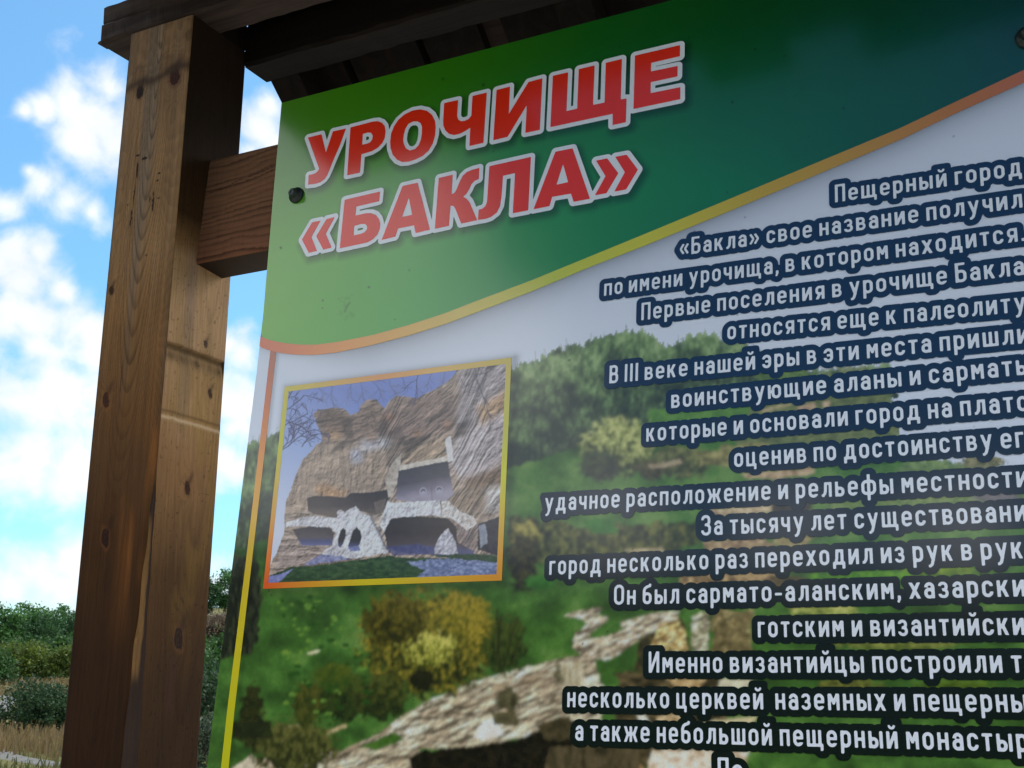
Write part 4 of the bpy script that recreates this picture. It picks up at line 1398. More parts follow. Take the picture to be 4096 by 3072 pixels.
    p.fill([(930, 2880), (1080, 2880), (1090, 2960), (930, 2960)], [(20, 24, 14), (38, 44, 20)], 165, 16)
    p.fill([(890, 2240), (1010, 2210), (1050, 2330), (1040, 2520), (1000, 2620), (880, 2640), (860, 2400)], [(14, 16, 14), (30, 34, 26), (54, 60, 40)], 166, 18, .03, (.09, .025))
    p.blob(2090, 2240, 62, 120, [(16, 17, 12), (34, 34, 20), (64, 62, 32)], 167, .5)
    p.blob(2160, 2330, 60, 30, [(34, 80, 26), (50, 104, 34)], 168)
    for _ in range(70):
        u, v = r.uniform(1120, 1480), r.uniform(2380, 2860)
        p.blob(u, v, r.uniform(6, 22), r.uniform(4, 10), [(60, 104, 36), (104, 134, 56)] if r.random() < .6 else [(24, 56, 18), (34, 70, 24)], 200 + _, .7, (.15, .15))
    p.c = np.where(hill[..., None], blur(p.c, 1.15), p.c)
    gr = .84 + .32 * fbm(X * .22, Y * .16, 401, 4, .7)
    p.c = np.where(hill[..., None], p.c * gr[..., None], p.c)
    # ---- green header above the swoosh
    top = np.interp(X, st_u, st_v)
    bot = np.interp(X, sb_u, sb_v)
    # the artwork's own soft drop shadow under the swoosh and under the left stripe
    dsh = Y - bot
    low = sstep(1150, 1500, X)
    sh = np.exp(-np.clip(dsh, 0, None) / (20 + 34 * low)) * (.26 + .28 * low)
    sh = np.where(dsh > -2, sh, 0)
    p.c *= (1 - sh)[..., None] * np.array([1, 1, 1])
    sx = BXm + .8562
    ssh = np.where(sx > -.004, np.exp(-((sx - .003) / .0042) ** 2) * .30, 0) * (Y > bot)
    p.c *= (1 - ssh)[..., None]
    hd = Y < (top + bot) / 2
    tt = np.clip((X - 1050 + (Y - 700) * .12) / 3000, 0, 1)
    hup = inkramp(tt, [(0, (60, 112, 26)), (.10, (50, 108, 14)), (.26, (36, 98, 14)), (.42, (16, 80, 22)), (.60, (8, 66, 28)), (.8, (6, 54, 34)), (1, (10, 48, 52))])
    hlo = inkramp(tt, [(0, (100, 156, 62)), (.10, (84, 150, 60)), (.22, (64, 142, 66)), (.34, (36, 122, 66)), (.46, (24, 108, 62)), (.60, (16, 90, 60)), (.8, (12, 74, 58)), (1, (12, 60, 60))])
    hdr = lerp(hup, hlo, sstep(60, 720, Y - (700 - .262 * X)))
    gl = np.exp(-(((X - 2860) / 420) ** 2 + ((Y - 760) / 150) ** 2))
    hdr = hdr + gl[..., None] * np.array([0.0, .030, .006])
    p.c[hd] = hdr[hd]
    # drop shadow of the heading, part of the print
    s = sample(headfield, HEAD_BOX[0], HEAD_BOX[2], HH, BXm - .0035, BZm + .0050, -9.0) + .0052
    m = sstep(-.0095, .004, s) * .62
    p.c = np.where(hd[..., None], p.c * (1 - m)[..., None], p.c)
    # drop shadow of the inset picture
    ix, iz = np.clip(BXm, -.8352, -.5340), np.clip(BZm, .1735, .4125)
    dd = np.hypot(BXm - .003 - ix, BZm + .003 - iz)
    m = np.exp(-(dd / .0062) ** 2) * .55
    p.c *= (1 - m)[..., None]
    # fly specks and grime
    for _ in range(95):
        u, v = r.uniform(1060, 4080), r.uniform(120, 3050)
        rr = r.choice([2.2, 2.6, 3.2, 4.0, 5.0])
        p.stroke([(u, v), (u + r.uniform(-3, 3), v + r.uniform(-4, 4))], rr, (14, 20, 14), r.uniform(.5, .9))
    p.stroke([(1398, 1212), (1388, 1225), (1380, 1246)], 5, (28, 64, 20), .5)
    for _ in range(16):
        p.stroke([(1385 + r.gauss(0, 22), 1235 + r.gauss(0, 40))] * 2, r.uniform(4, 9), (40, 84, 26), .22)
    return np.clip(p.c, 0.002, .85)


def make_panel():
    xs = np.concatenate([np.arange(BX0, 0.02, 0.0011), np.linspace(0.025, BX1, 90)])
    zs = np.concatenate([np.linspace(BZ0, -0.036, 60), np.arange(-0.034, BZ1 - .0004, 0.0011), [BZ1]])
    nx, nz = len(xs), len(zs)
    Xm, Zm = np.meshgrid(xs, zs, indexing='ij')
    # the cut left edge wanders a few millimetres
    bow = np.interp(Zm, [-.34, -.02, .04, .20, .44, .513, .676, .8115], [.003, .0055, .006, .0081, .0108, .0105, .0042, 0.0])
    Xm = Xm + bow * np.clip(1 - (Xm - BX0) / .03, 0, 1)
    U, V = unsheet(Xm, Zm)
    col = paint_panel(U, V, Xm, Zm).reshape(-1, 3)
    co = np.stack([Xm, np.zeros_like(Xm), Zm], -1).reshape(-1, 3)
    q = [grid_quads(nx, nz)]
    # back sheet and cut edges, 4 mm of composite
    rim = [i * nz for i in range(nx)] + [(nx - 1) * nz + j for j in range(1, nz)] + [i * nz + nz - 1 for i in range(nx - 2, -1, -1)] + [j for j in range(nz - 2, 0, -1)]
    rim = np.array(rim)
    n = len(co)
    front = co[rim] + np.array([0, 0.0, 0])
    back = co[rim] + np.array([0, .004, 0])
    m = len(rim)
    a = np.arange(m)
    b = (a + 1) % m
    q.append(np.stack([n + a, n + m + a, n + m + b, n + b], 1))
    cols = np.concatenate([col, np.tile([.42, .45, .40], (2 * m, 1))])
    co = np.concatenate([co, front, back])
    n2 = len(co)
    bk = np.array([[BX0 + .011, .004, BZ0], [BX1, .004, BZ0], [BX1, .004, BZ1], [BX0 + .011, .004, BZ1]])
    q.append(np.array([[n2 + 3, n2 + 2, n2 + 1, n2]]))
    co = np.concatenate([co, bk])
    cols = np.concatenate([cols, np.tile([.5, .5, .5], (4, 1))])
    me = quad_mesh('panel', co, np.concatenate(q), cols)
    return link_mesh('panel', me, PRINT, board)


make_panel()


def strip_mesh(name, top, bot, y, colors, n=220):
    """flat band between two artwork curves; colors: [(t, rgb)] along its length"""
    us = np.linspace(0, 1, n)

    def res(c):
        c = np.array(c, float)
        L = np.concatenate([[0], np.cumsum(np.hypot(*np.diff(c, axis=0).T))])
        return np.stack([np.interp(us * L[-1], L, c[:, k]) for k in (0, 1)], 1)
    a, b = res(top), res(bot)
    ax, az = sheet(a[:, 0], a[:, 1])
    bx, bz = sheet(b[:, 0], b[:, 1])
    lo = np.interp(az, [-.34, -.02, .04, .20, .44, .513, .676, .8115], [.003, .0055, .006, .0081, .0108, .0105, .0042, 0.0]) + BX0
    ax = np.clip(ax, lo, BX1)
    bx = np.clip(bx, lo, BX1)
    co = np.concatenate([np.stack([bx, np.full(n, y), bz], -1), np.stack([ax, np.full(n, y), az], -1)])
    c = inkramp(us, colors)
    q = [(i, i + 1, n + i + 1, n + i) for i in range(n - 1)]
    o = link_mesh(name, quad_mesh(name, co, q, np.concatenate([c, c])), PRINT, board)
    return o


strip_mesh('curved_stripe', ST_TOP[:-1], ST_BOT[:-1], -.00040,
           [(0, (176, 96, 70)), (.05, (188, 112, 72)), (.10, (190, 132, 74)), (.22, (176, 160, 84)), (.32, (156, 166, 56)), (.42, (166, 166, 50)), (.55, (158, 134, 48)), (.66, (152, 116, 52)), (.76, (150, 96, 52)), (.86, (152, 86, 66)), (1, (170, 150, 60))])
strip_mesh('side_stripe', [(1082, 1402), (981, 2272), (908.7, 2847), (884.3, 3072), (790, 4000)], [(1106, 1408), (1010, 2230), (937.8, 2847), (914.8, 3072), (820, 4000)], -.00022,
           [(0, (150, 92, 76)), (.08, (176, 104, 70)), (.16, (190, 124, 58)), (.26, (184, 148, 50)), (.40, (172, 156, 34)), (.6, (158, 158, 26)), (1, (150, 150, 26))])

# ---- inset photograph of the cave cliff
IN_O = [(1141.5, 1550.6), (2046.9, 1426.5), (2007, 2319.7), (1050.5, 2357)]       # TL TR BR BL, outer edge of its border
IX0, IX1, IZ0, IZ1 = -0.8353, -0.5346, 0.1738, 0.4122
BRD = 0.0066


def paint_inset(U, V):
    r = random.Random(11)
    p = Painter(U, V)
    # evening sky with bare twigs
    t = np.clip((V - 250) / 1000 - (U - 300) * .0003, 0, 1)
    p.c[:] = inkramp(t, [(0, (98, 118, 184)), (.45, (132, 152, 200)), (1, (176, 184, 206))])
    for x, y, an, L in ((520, 300, 1.6, 150), (700, 285, 1.2, 150), (640, 290, 1.9, 90), (880, 260, 1.4, 120), (960, 250, 1.0, 90), (430, 310, 1.3, 90), (1240, 210, 2.0, 120), (760, 270, .8, 130), (1150, 230, 1.9, 110)):
        twigs(p, x, y, an, L, 3.4, (66, 66, 104), r, 1, .5)
    for _ in range(26):
        x = r.uniform(480, 1260)
        twigs(p, x, np.interp(x, [480, 700, 850, 1000, 1260], [470, 420, 400, 380, 290]), -1.57 + r.uniform(-.5, .5), r.uniform(50, 110), 2.4, (104, 104, 128), r, 2, .35)
    cliff = [(100, 1500), (150, 1400), (215, 1245), (225, 1060), (250, 980), (290, 880), (330, 780), (400, 705), (415, 680), (455, 655), (450, 600), (415, 530), (405, 480), (430, 455), (520, 445), (600, 450), (640, 490), (690, 465), (700, 430), (750, 392), (800, 390), (835, 430), (850, 450), (880, 400), (920, 370), (1000, 375), (1060, 385), (1180, 320), (1230, 290), (1300, 230), (1310, 150), (1700, 100), (1700, 1600), (80, 1600)]
    wu, wv = (fbm(U * .03, V * .03, 2, 4) - .5) * 14, (fbm(U * .03, V * .03, 3, 4) - .5) * 14
    rock = inside(cliff, U + wu, V + wv)
    q = Painter(U, V)
    q.c[:] = inkramp(fbm(U * .006, V * .008, 9, 3), [(0, (112, 98, 92)), (.5, (140, 126, 118)), (1, (160, 150, 148))])
    # broad colour fields of the face
    q.fill([(225, 1130), (250, 980), (330, 780), (420, 690), (560, 680), (880, 640), (880, 960), (760, 975), (600, 1000), (400, 1000), (370, 1100)], [(120, 104, 96), (150, 136, 124)], 2, 12)
    q.fill([(850, 450), (1000, 375), (1180, 320), (1330, 360), (1290, 600), (1160, 620), (960, 650), (800, 600)], [(98, 84, 82), (128, 112, 106)], 3, 12)
    q.fill([(1310, 160), (1700, 100), (1700, 430), (1420, 560), (1290, 600), (1330, 380)], [(118, 110, 116), (146, 142, 150)], 4, 12)
    q.fill([(1290, 640), (1420, 560), (1700, 420), (1700, 900), (1480, 940), (1360, 930), (1270, 800)], [(140, 130, 134), (166, 160, 170)], 5, 12)
    q.fill([(1340, 900), (1700, 760), (1700, 900), (1400, 970)], [(96, 78, 66), (120, 100, 82)], 6, 10)
    q.fill([(1440, 430), (1700, 280), (1700, 400), (1460, 560)], [(140, 112, 88), (156, 134, 112)], 7, 16)
    q.fill([(408, 470), (520, 447), (640, 490), (600, 620), (540, 650), (470, 650), (455, 600), (420, 530)], [(74, 62, 58), (98, 82, 72)], 9, 6)
    q.fill([(640, 500), (700, 430), (760, 392), (810, 392), (838, 440), (840, 520), (800, 600), (700, 650), (610, 640), (600, 580)], [(98, 84, 80), (124, 108, 98)], 10, 6)
    q.fill([(470, 590), (590, 600), (560, 650), (480, 650)], [(130, 106, 84), (150, 124, 98)], 11, 6)
    q.fill([(690, 660), (890, 640), (880, 690), (720, 720)], [(150, 150, 164), (176, 174, 184)], 12, 10)
    q.fill([(630, 720), (690, 710), (720, 780), (650, 800)], [(150, 154, 174), (168, 170, 186)], 13, 14)
    q.fill([(960, 730), (1060, 690), (1160, 630), (1260, 620), (1250, 760), (950, 830)], [(126, 110, 98), (150, 134, 118)], 18, 8)
    q.fill([(405, 930), (480, 925), (620, 975), (610, 1010), (520, 1030), (440, 1010)], [(132, 104, 80), (156, 126, 98)], 28, 8)
    q.fill([(1250, 1000), (1400, 950), (1482, 942), (1502, 1000), (1472, 1092), (1340, 1102), (1262, 1062)], [(104, 90, 80), (130, 116, 104)], 40, 8)
    q.fill([(1484, 962), (1700, 900), (1700, 1080), (1490, 1110), (1500, 1010)], [(140, 132, 132), (168, 164, 170)], 41, 10)
    q.fill([(1295, 1155), (1400, 1190), (1432, 1190), (1424, 1356), (1370, 1350), (1312, 1290)], [(96, 84, 86), (118, 106, 106)], 44, 6)
    q.fill([(150, 1470), (215, 1250), (330, 1310), (500, 1320), (440, 1400), (320, 1450), (140, 1500)], [(124, 112, 110), (148, 136, 136)], 34, 8)
    for (x, y) in ((880, 510), (1060, 610), (770, 640), (1250, 555)):
        q.blob(x, y, 26, 16, [(126, 92, 70), (146, 108, 82)], 15 + x, .8)
    q.c = blur(q.c, 5.0)
    # undercut and ledge shadows present in the printed picture, soft edged
    sh = Painter(U, V)
    sh.c[:] = 1.0

    def dim(pts, v, wob=10, seed=0):
        k = inside(pts, U + (fbm(U * .025, V * .025, seed + 400, 3) - .5) * wob, V + (fbm(U * .025, V * .025, seed + 401, 3) - .5) * wob)
        sh.c[k] = np.minimum(sh.c[k], v)
    dim([(840, 600), (960, 560), (985, 640), (960, 800), (870, 820)], .55, 16, 1)
    dim([(970, 650), (1130, 610), (1160, 620), (1060, 700), (970, 745)], .34, 8, 2)
    dim([(1310, 540), (1420, 500), (1360, 620), (1290, 640)], .40, 8, 3)
    dim([(560, 660), (680, 640), (600, 700), (500, 740)], .5, 10, 4)
    dim([(590, 560), (640, 500), (660, 640), (610, 660)], .5, 8, 5)
    dim([(800, 600), (850, 470), (880, 560), (850, 650)], .55, 10, 6)
    dim([(1100, 520), (1320, 430), (1310, 470), (1120, 560)], .66, 14, 7)
    dim([(900, 480), (1150, 400), (1150, 425), (900, 510)], .70, 14, 8)
    dim([(1310, 760), (1600, 620), (1600, 650), (1330, 790)], .74, 16, 9)
    dim([(400, 860), (620, 850), (620, 870), (400, 885)], .76, 14, 10)
    sh.c = blur(sh.c, 2.2)
    # bedding relief
    tilt = np.interp(U, [500, 820, 960, 1280, 1500], [-.05, -.10, -.40, -.50, -.78])
    a1, b1 = U * np.cos(tilt) + V * np.sin(tilt), -U * np.sin(tilt) + V * np.cos(tilt)
    st = sstep(860, 760, U) * sstep(620, 720, V) * sstep(1120, 1000, V)
    wob = 36 * (fbm(U * .010, V * .010, 5, 3) - .5)
    hb = fbm(a1 * .006, (b1 + wob) * .026, 71, 6, .58)
    hv = fbm((U + wob) * .030, V * .006, 72, 6, .58)
    h = (hb * (1 - st) + hv * st) * 30 + fbm(U * .014, V * .014, 73, 4, .55) * 26 + fbm(U * .06, V * .06, 74, 4, .6) * 7
    tone = relief(h, .34)
    c1 = 1 - np.abs(2 * fbm(a1 * .005, (b1 + wob) * .020, 75, 4, .55) - 1)
    tone = tone * (1 - .5 * sstep(.93, 1.0, c1) * (1 - st))
    tone = tone * (.80 + .40 * fbm(U * .02, V * .03, 76, 4, .6))
    face = q.c * sh.c * tone[..., None]
    p.c = np.where(rock[..., None], np.clip(face, .004, .8), p.c)
    # chamber with blind arches
    p.fill([(945, 812), (1255, 750), (1262, 785), (945, 842)], [(160, 154, 152), (188, 184, 182)], 20, 5)
    p.fill([(905, 790), (960, 730), (945, 860), (925, 940), (900, 1020), (865, 1000), (856, 900), (880, 830)], [(134, 124, 118), (176, 170, 168)], 21, 7)
    p.fill([(1235, 640), (1268, 620), (1290, 780), (1260, 790), (1240, 720)], [(170, 170, 180), (194, 194, 200)], 19, 6)
    k = np.nonzero(inside([(940, 842), (1250, 780), (1288, 990), (1240, 1032), (1000, 1037), (922, 1027), (930, 940)], U + wu * .4, V + wv * .4))
    gt = np.clip((V[k] - 850 + (U[k] - 940) * .2) / 190, 0, 1)
    p.c[k] = inkramp(gt, [(0, (46, 46, 56)), (.45, (62, 60, 72)), (.75, (104, 100, 120)), (1, (132, 128, 148))]) * (.85 + .3 * fbm(U[k] * .03, V[k] * .05, 22, 3))[:, None]
    for x, y in ((1095, 985), (1197, 975)):
        p.blob(x, y - 10, 23, 26, [(146, 144, 168), (158, 156, 178)], 24, .1)
        p.blob(x, y - 12, 18, 20, [(78, 74, 92), (88, 84, 102)], 25, .1)
        p.blob(x + 1, y + 6, 20, 20, [(132, 130, 152), (144, 142, 164)], 26, .1)
    p.stroke([(1147, 950), (1152, 1030)], 4, (84, 78, 92), .6)
    # long recess on the left
    k = np.nonzero(inside([(360, 1010), (420, 1000), (600, 1012), (640, 985), (760, 978), (870, 960), (880, 1025), (850, 1090), (800, 1122), (700, 1100), (560, 1110), (540, 1140), (420, 1122), (370, 1100)], U + wu * .8, V + wv * .8))
    gt = np.clip((V[k] - 990) / 130, 0, 1)
    p.c[k] = inkramp(gt, [(0, (44, 38, 40)), (.6, (62, 54, 54)), (1, (92, 82, 78))]) * (.8 + .4 * fbm(U[k] * .03, V[k] * .06, 27, 4))[:, None]
    p.fill([(785, 1040), (860, 1020), (850, 1100), (795, 1120)], [(88, 78, 74), (106, 96, 92)], 29, 6, alpha=.8)
    # white dressed stone: gallery front, arcade and parapet
    w = Painter(U, V)
    w.c[:] = 0
    white = [(158, 157, 170), (182, 182, 194), (198, 199, 207)]
    w.fill([(230, 1165), (380, 1130), (550, 1140), (552, 1105), (575, 1090), (602, 1110), (640, 1080), (670, 1065), (704, 1108), (762, 1130), (800, 1200), (832, 1270), (878, 1362), (680, 1395), (440, 1395), (484, 1330), (522, 1320), (542, 1230), (505, 1198), (300, 1192), (232, 1200)], white, 30, 7, .04, (.02, .012))
    w.fill([(850, 1092), (872, 1030), (892, 1045), (1200, 1030), (1212, 1132), (1150, 1122), (892, 1142), (850, 1230), (820, 1190)], white, 38, 5, .05, (.02, .02))
    w.fill([(1210, 1040), (1250, 1030), (1330, 1100), (1420, 1140), (1440, 1180), (1370, 1220), (1290, 1150), (1212, 1132)], [(150, 142, 142), (190, 188, 194)], 39, 8)
    w.fill([(1164, 1372), (1172, 1310), (1205, 1250), (1250, 1204), (1275, 1240), (1302, 1300), (1316, 1372)], [(136, 136, 152), (168, 168, 184)], 47, 6)
    wm = w.c.sum(-1) > 0
    hw = fbm(U * .030, V * .022, 81, 5, .6) * 22 + fbm(U * .10, V * .07, 82, 3, .6) * 8
    w.c *= (relief(hw, .30) * (.86 + .28 * fbm(U * .03, V * .03, 83, 3)))[..., None]
    # vaults below
    k = np.nonzero(inside([(850, 1232), (880, 1152), (1000, 1126), (1250, 1142), (1302, 1192), (1312, 1292), (1420, 1352), (1400, 1390), (950, 1362), (872, 1332)], U + wu * .5, V + wv * .5))
    gt = np.clip((V[k] - 1130) / 220, 0, 1)
    p.c[k] = inkramp(gt, [(0, (36, 30, 30)), (.5, (46, 38, 38)), (.8, (66, 58, 62)), (1, (74, 74, 108))]) * (.75 + .5 * fbm(U[k] * .025, V[k] * .035, 42, 4))[:, None]
    p.fill([(860, 1325), (1060, 1305), (1180, 1335), (1100, 1372), (900, 1380)], [(48, 50, 92), (74, 78, 124)], 43, 8, alpha=.8)
    p.fill([(1440, 1180), (1700, 1090), (1700, 1420), (1440, 1340)], [(30, 27, 36), (48, 44, 54)], 45, 6)
    p.fill([(1450, 1190), (1490, 1180), (1500, 1300), (1455, 1330)], [(112, 118, 138), (142, 148, 166)], 46, 8, alpha=.8)
    k = np.nonzero(inside([(270, 1214), (400, 1192), (512, 1202), (532, 1250), (518, 1312), (330, 1316)], U + wu * .4, V + wv * .4))
    gt = np.clip((V[k] - 1200) / 115, 0, 1)
    p.c[k] = inkramp(gt, [(0, (52, 47, 52)), (.55, (78, 72, 78)), (.75, (70, 72, 110)), (1, (88, 92, 136))]) * (.85 + .3 * fbm(U[k] * .03, V[k] * .05, 32, 3))[:, None]
    p.c = np.where(wm[..., None], np.clip(w.c, .01, .8), p.c)
    for pts in ([(560, 1320), (556, 1280), (572, 1220), (590, 1204), (606, 1216), (606, 1250), (592, 1300), (574, 1328)],
                [(618, 1322), (636, 1270), (652, 1220), (676, 1200), (700, 1224), (706, 1262), (694, 1310), (668, 1326)]):
        k = np.nonzero(inside(pts, U + wu * .25, V + wv * .25))
        gt = np.clip((V[k] - 1205) / 120, 0, 1)
        p.c[k] = inkramp(gt, [(0, (32, 28, 30)), (.7, (44, 40, 46)), (1, (74, 76, 116))])
    p.fill([(620, 1326), (690, 1318), (700, 1346), (640, 1352)], [(84, 88, 136), (116, 122, 166)], 37, 5)
    p.fill([(440, 1374), (560, 1378), (640, 1400), (420, 1430), (340, 1440)], [(84, 86, 128), (140, 146, 184)], 35, 8, .05)
    p.stroke([(765, 1140), (800, 1205), (832, 1270), (862, 1335)], 8, (60, 58, 80), .7)
    p.stroke([(1208, 1036), (1212, 1090), (1208, 1130)], 3, (90, 88, 100), .7)
    # grass and gravel in front
    p.fill([(60, 1530), (270, 1450), (420, 1440), (640, 1412), (860, 1380), (1000, 1392), (1700, 1400), (1700, 1640), (60, 1640)], [(30, 50, 36), (42, 66, 44), (58, 82, 54)], 48, 8, .04, (.03, .07))
    p.fill([(990, 1420), (1250, 1396), (1450, 1398), (1700, 1440), (1700, 1640), (950, 1640), (1100, 1470)], [(72, 82, 118), (100, 112, 152), (132, 142, 178)], 49, 16, .04, (.05, .09))
    p.fill([(60, 1530), (200, 1490), (280, 1462), (200, 1530), (120, 1590), (60, 1600)], [(90, 96, 148), (120, 126, 176)], 50, 8)
    p.fill([(1120, 1376), (1440, 1366), (1700, 1400), (1700, 1436), (1300, 1400)], [(34, 52, 38), (50, 72, 48)], 51, 8)
    k2 = np.nonzero(V > 1384)
    p.c[k2] *= (.66 + .68 * fbm(U[k2] * .12, V[k2] * .2, 78, 4, .7))[:, None]
    p.c = blur(p.c, .75)
    for x, y, an, L in ((200, 712, -.25, 250), (205, 700, -.9, 190), (215, 560, -.5, 170), (225, 460, -.6, 150), (232, 400, -.9, 120), (225, 520, .2, 130), (330, 690, -.9, 130)):
        twigs(p, x, y, an, L, 4.2, (44, 42, 84), r, 0, .85)
    twigs(p, 1420, 180, 1.5, 260, 6, (64, 62, 84), r, 1, .7)
    twigs(p, 1560, 170, 2.5, 220, 5, (64, 62, 84), r, 1, .7)
    twigs(p, 1065, 230, 1.55, 190, 4, (52, 50, 84), r, 1, .7)
    return np.clip(p.c, .002, .85)


def make_inset():
    xs = np.arange(IX0 + BRD, IX1 - BRD + .0002, 0.00062)
    zs = np.arange(IZ0 + BRD, IZ1 - BRD + .0002, 0.00062)
    X, Z = np.meshgrid(xs, zs, indexing='ij')
    U, V = unsheet(X, Z)
    col = paint_inset((U - 1000) * 1.58, (V - 1350) * 1.58).reshape(-1, 3)
    co = np.stack([X, np.full_like(X, -.00035), Z], -1).reshape(-1, 3)
    ph = link_mesh('inset_photograph', quad_mesh('inset_photograph', co, grid_quads(len(xs), len(zs)), col), PRINT, board)
    # border: four mitred bands, orange and yellow in turn
    a = [(IX0, IZ1), (IX1, IZ1), (IX1, IZ0), (IX0, IZ0)]
    xe, ze = xs[-1] + .00005, zs[-1] + .00005
    b = [(xs[0] - .00005, ze), (xe, ze), (xe, zs[0] - .00005), (xs[0] - .00005, zs[0] - .00005)]
    stops = [[(0, (172, 164, 66)), (.45, (184, 130, 84)), (.75, (180, 152, 84)), (1, (166, 152, 76))],
             [(0, (166, 152, 76)), (.3, (164, 164, 70)), (.55, (176, 176, 40)), (.8, (176, 138, 34)), (1, (178, 120, 30))],
             [(0, (178, 120, 30)), (.35, (174, 150, 30)), (.55, (172, 160, 26)), (.85, (178, 112, 32)), (1, (182, 76, 32))],
             [(0, (182, 76, 32)), (.15, (190, 106, 44)), (.5, (176, 150, 50)), (.7, (166, 166, 40)), (1, (172, 164, 66))]]
    co, q, cc = [], [], []
    n = 24
    for k in range(4):
        o0, o1, i0, i1 = np.array(a[k]), np.array(a[(k + 1) % 4]), np.array(b[k]), np.array(b[(k + 1) % 4])
        t = np.linspace(0, 1, n)[:, None]
        O, I = o0 * (1 - t) + o1 * t, i0 * (1 - t) + i1 * t
        base = len(co)
        for pt in np.concatenate([O, I]):
            co.append((pt[0], -.00045, pt[1]))
        c = inkramp(t[:, 0], stops[k])
        cc += list(c) + list(c)
        q += [(base + i + 1, base + i, base + n + i, base + n + i + 1) for i in range(n - 1)]
    link_mesh('photo_border', quad_mesh('photo_border', np.array(co), q, np.array(cc)), PRINT, ph)


make_inset()

# ---- heading
RED = ink((212, 38, 12))


def flat(rgb):
    return lambda x, z: np.tile(rgb, (len(x), 1))


for k, fld in enumerate((field1, field2)):
    o = link_mesh('heading_word', contour_mesh('heading_word', fld, HEAD_BOX[0], HEAD_BOX[2], HH, -.0008, flat(RED)), PRINT, board)
    link_mesh('letter_outline', contour_mesh('letter_outline', fld + .0052, HEAD_BOX[0], HEAD_BOX[2], HH, -.0005 - .00006 * k, flat(ink((190, 197, 212)))), PRINT, o)

# ---- body lettering: single-weight strokes, x-height 100 units
W = 20.0


class Glyph:
    def __init__(self, w, parts):
        self.w, self.parts = w, parts


def Bar(x0, y0, x1, y1, w=W, clip=None):
    return ('bar', x0, y0, x1, y1, w, clip)


def Ring(x0, y0, x1, y1, r, cut=(), keep=None, w=W):
    return ('ring', x0, y0, x1, y1, r, cut, keep, w)


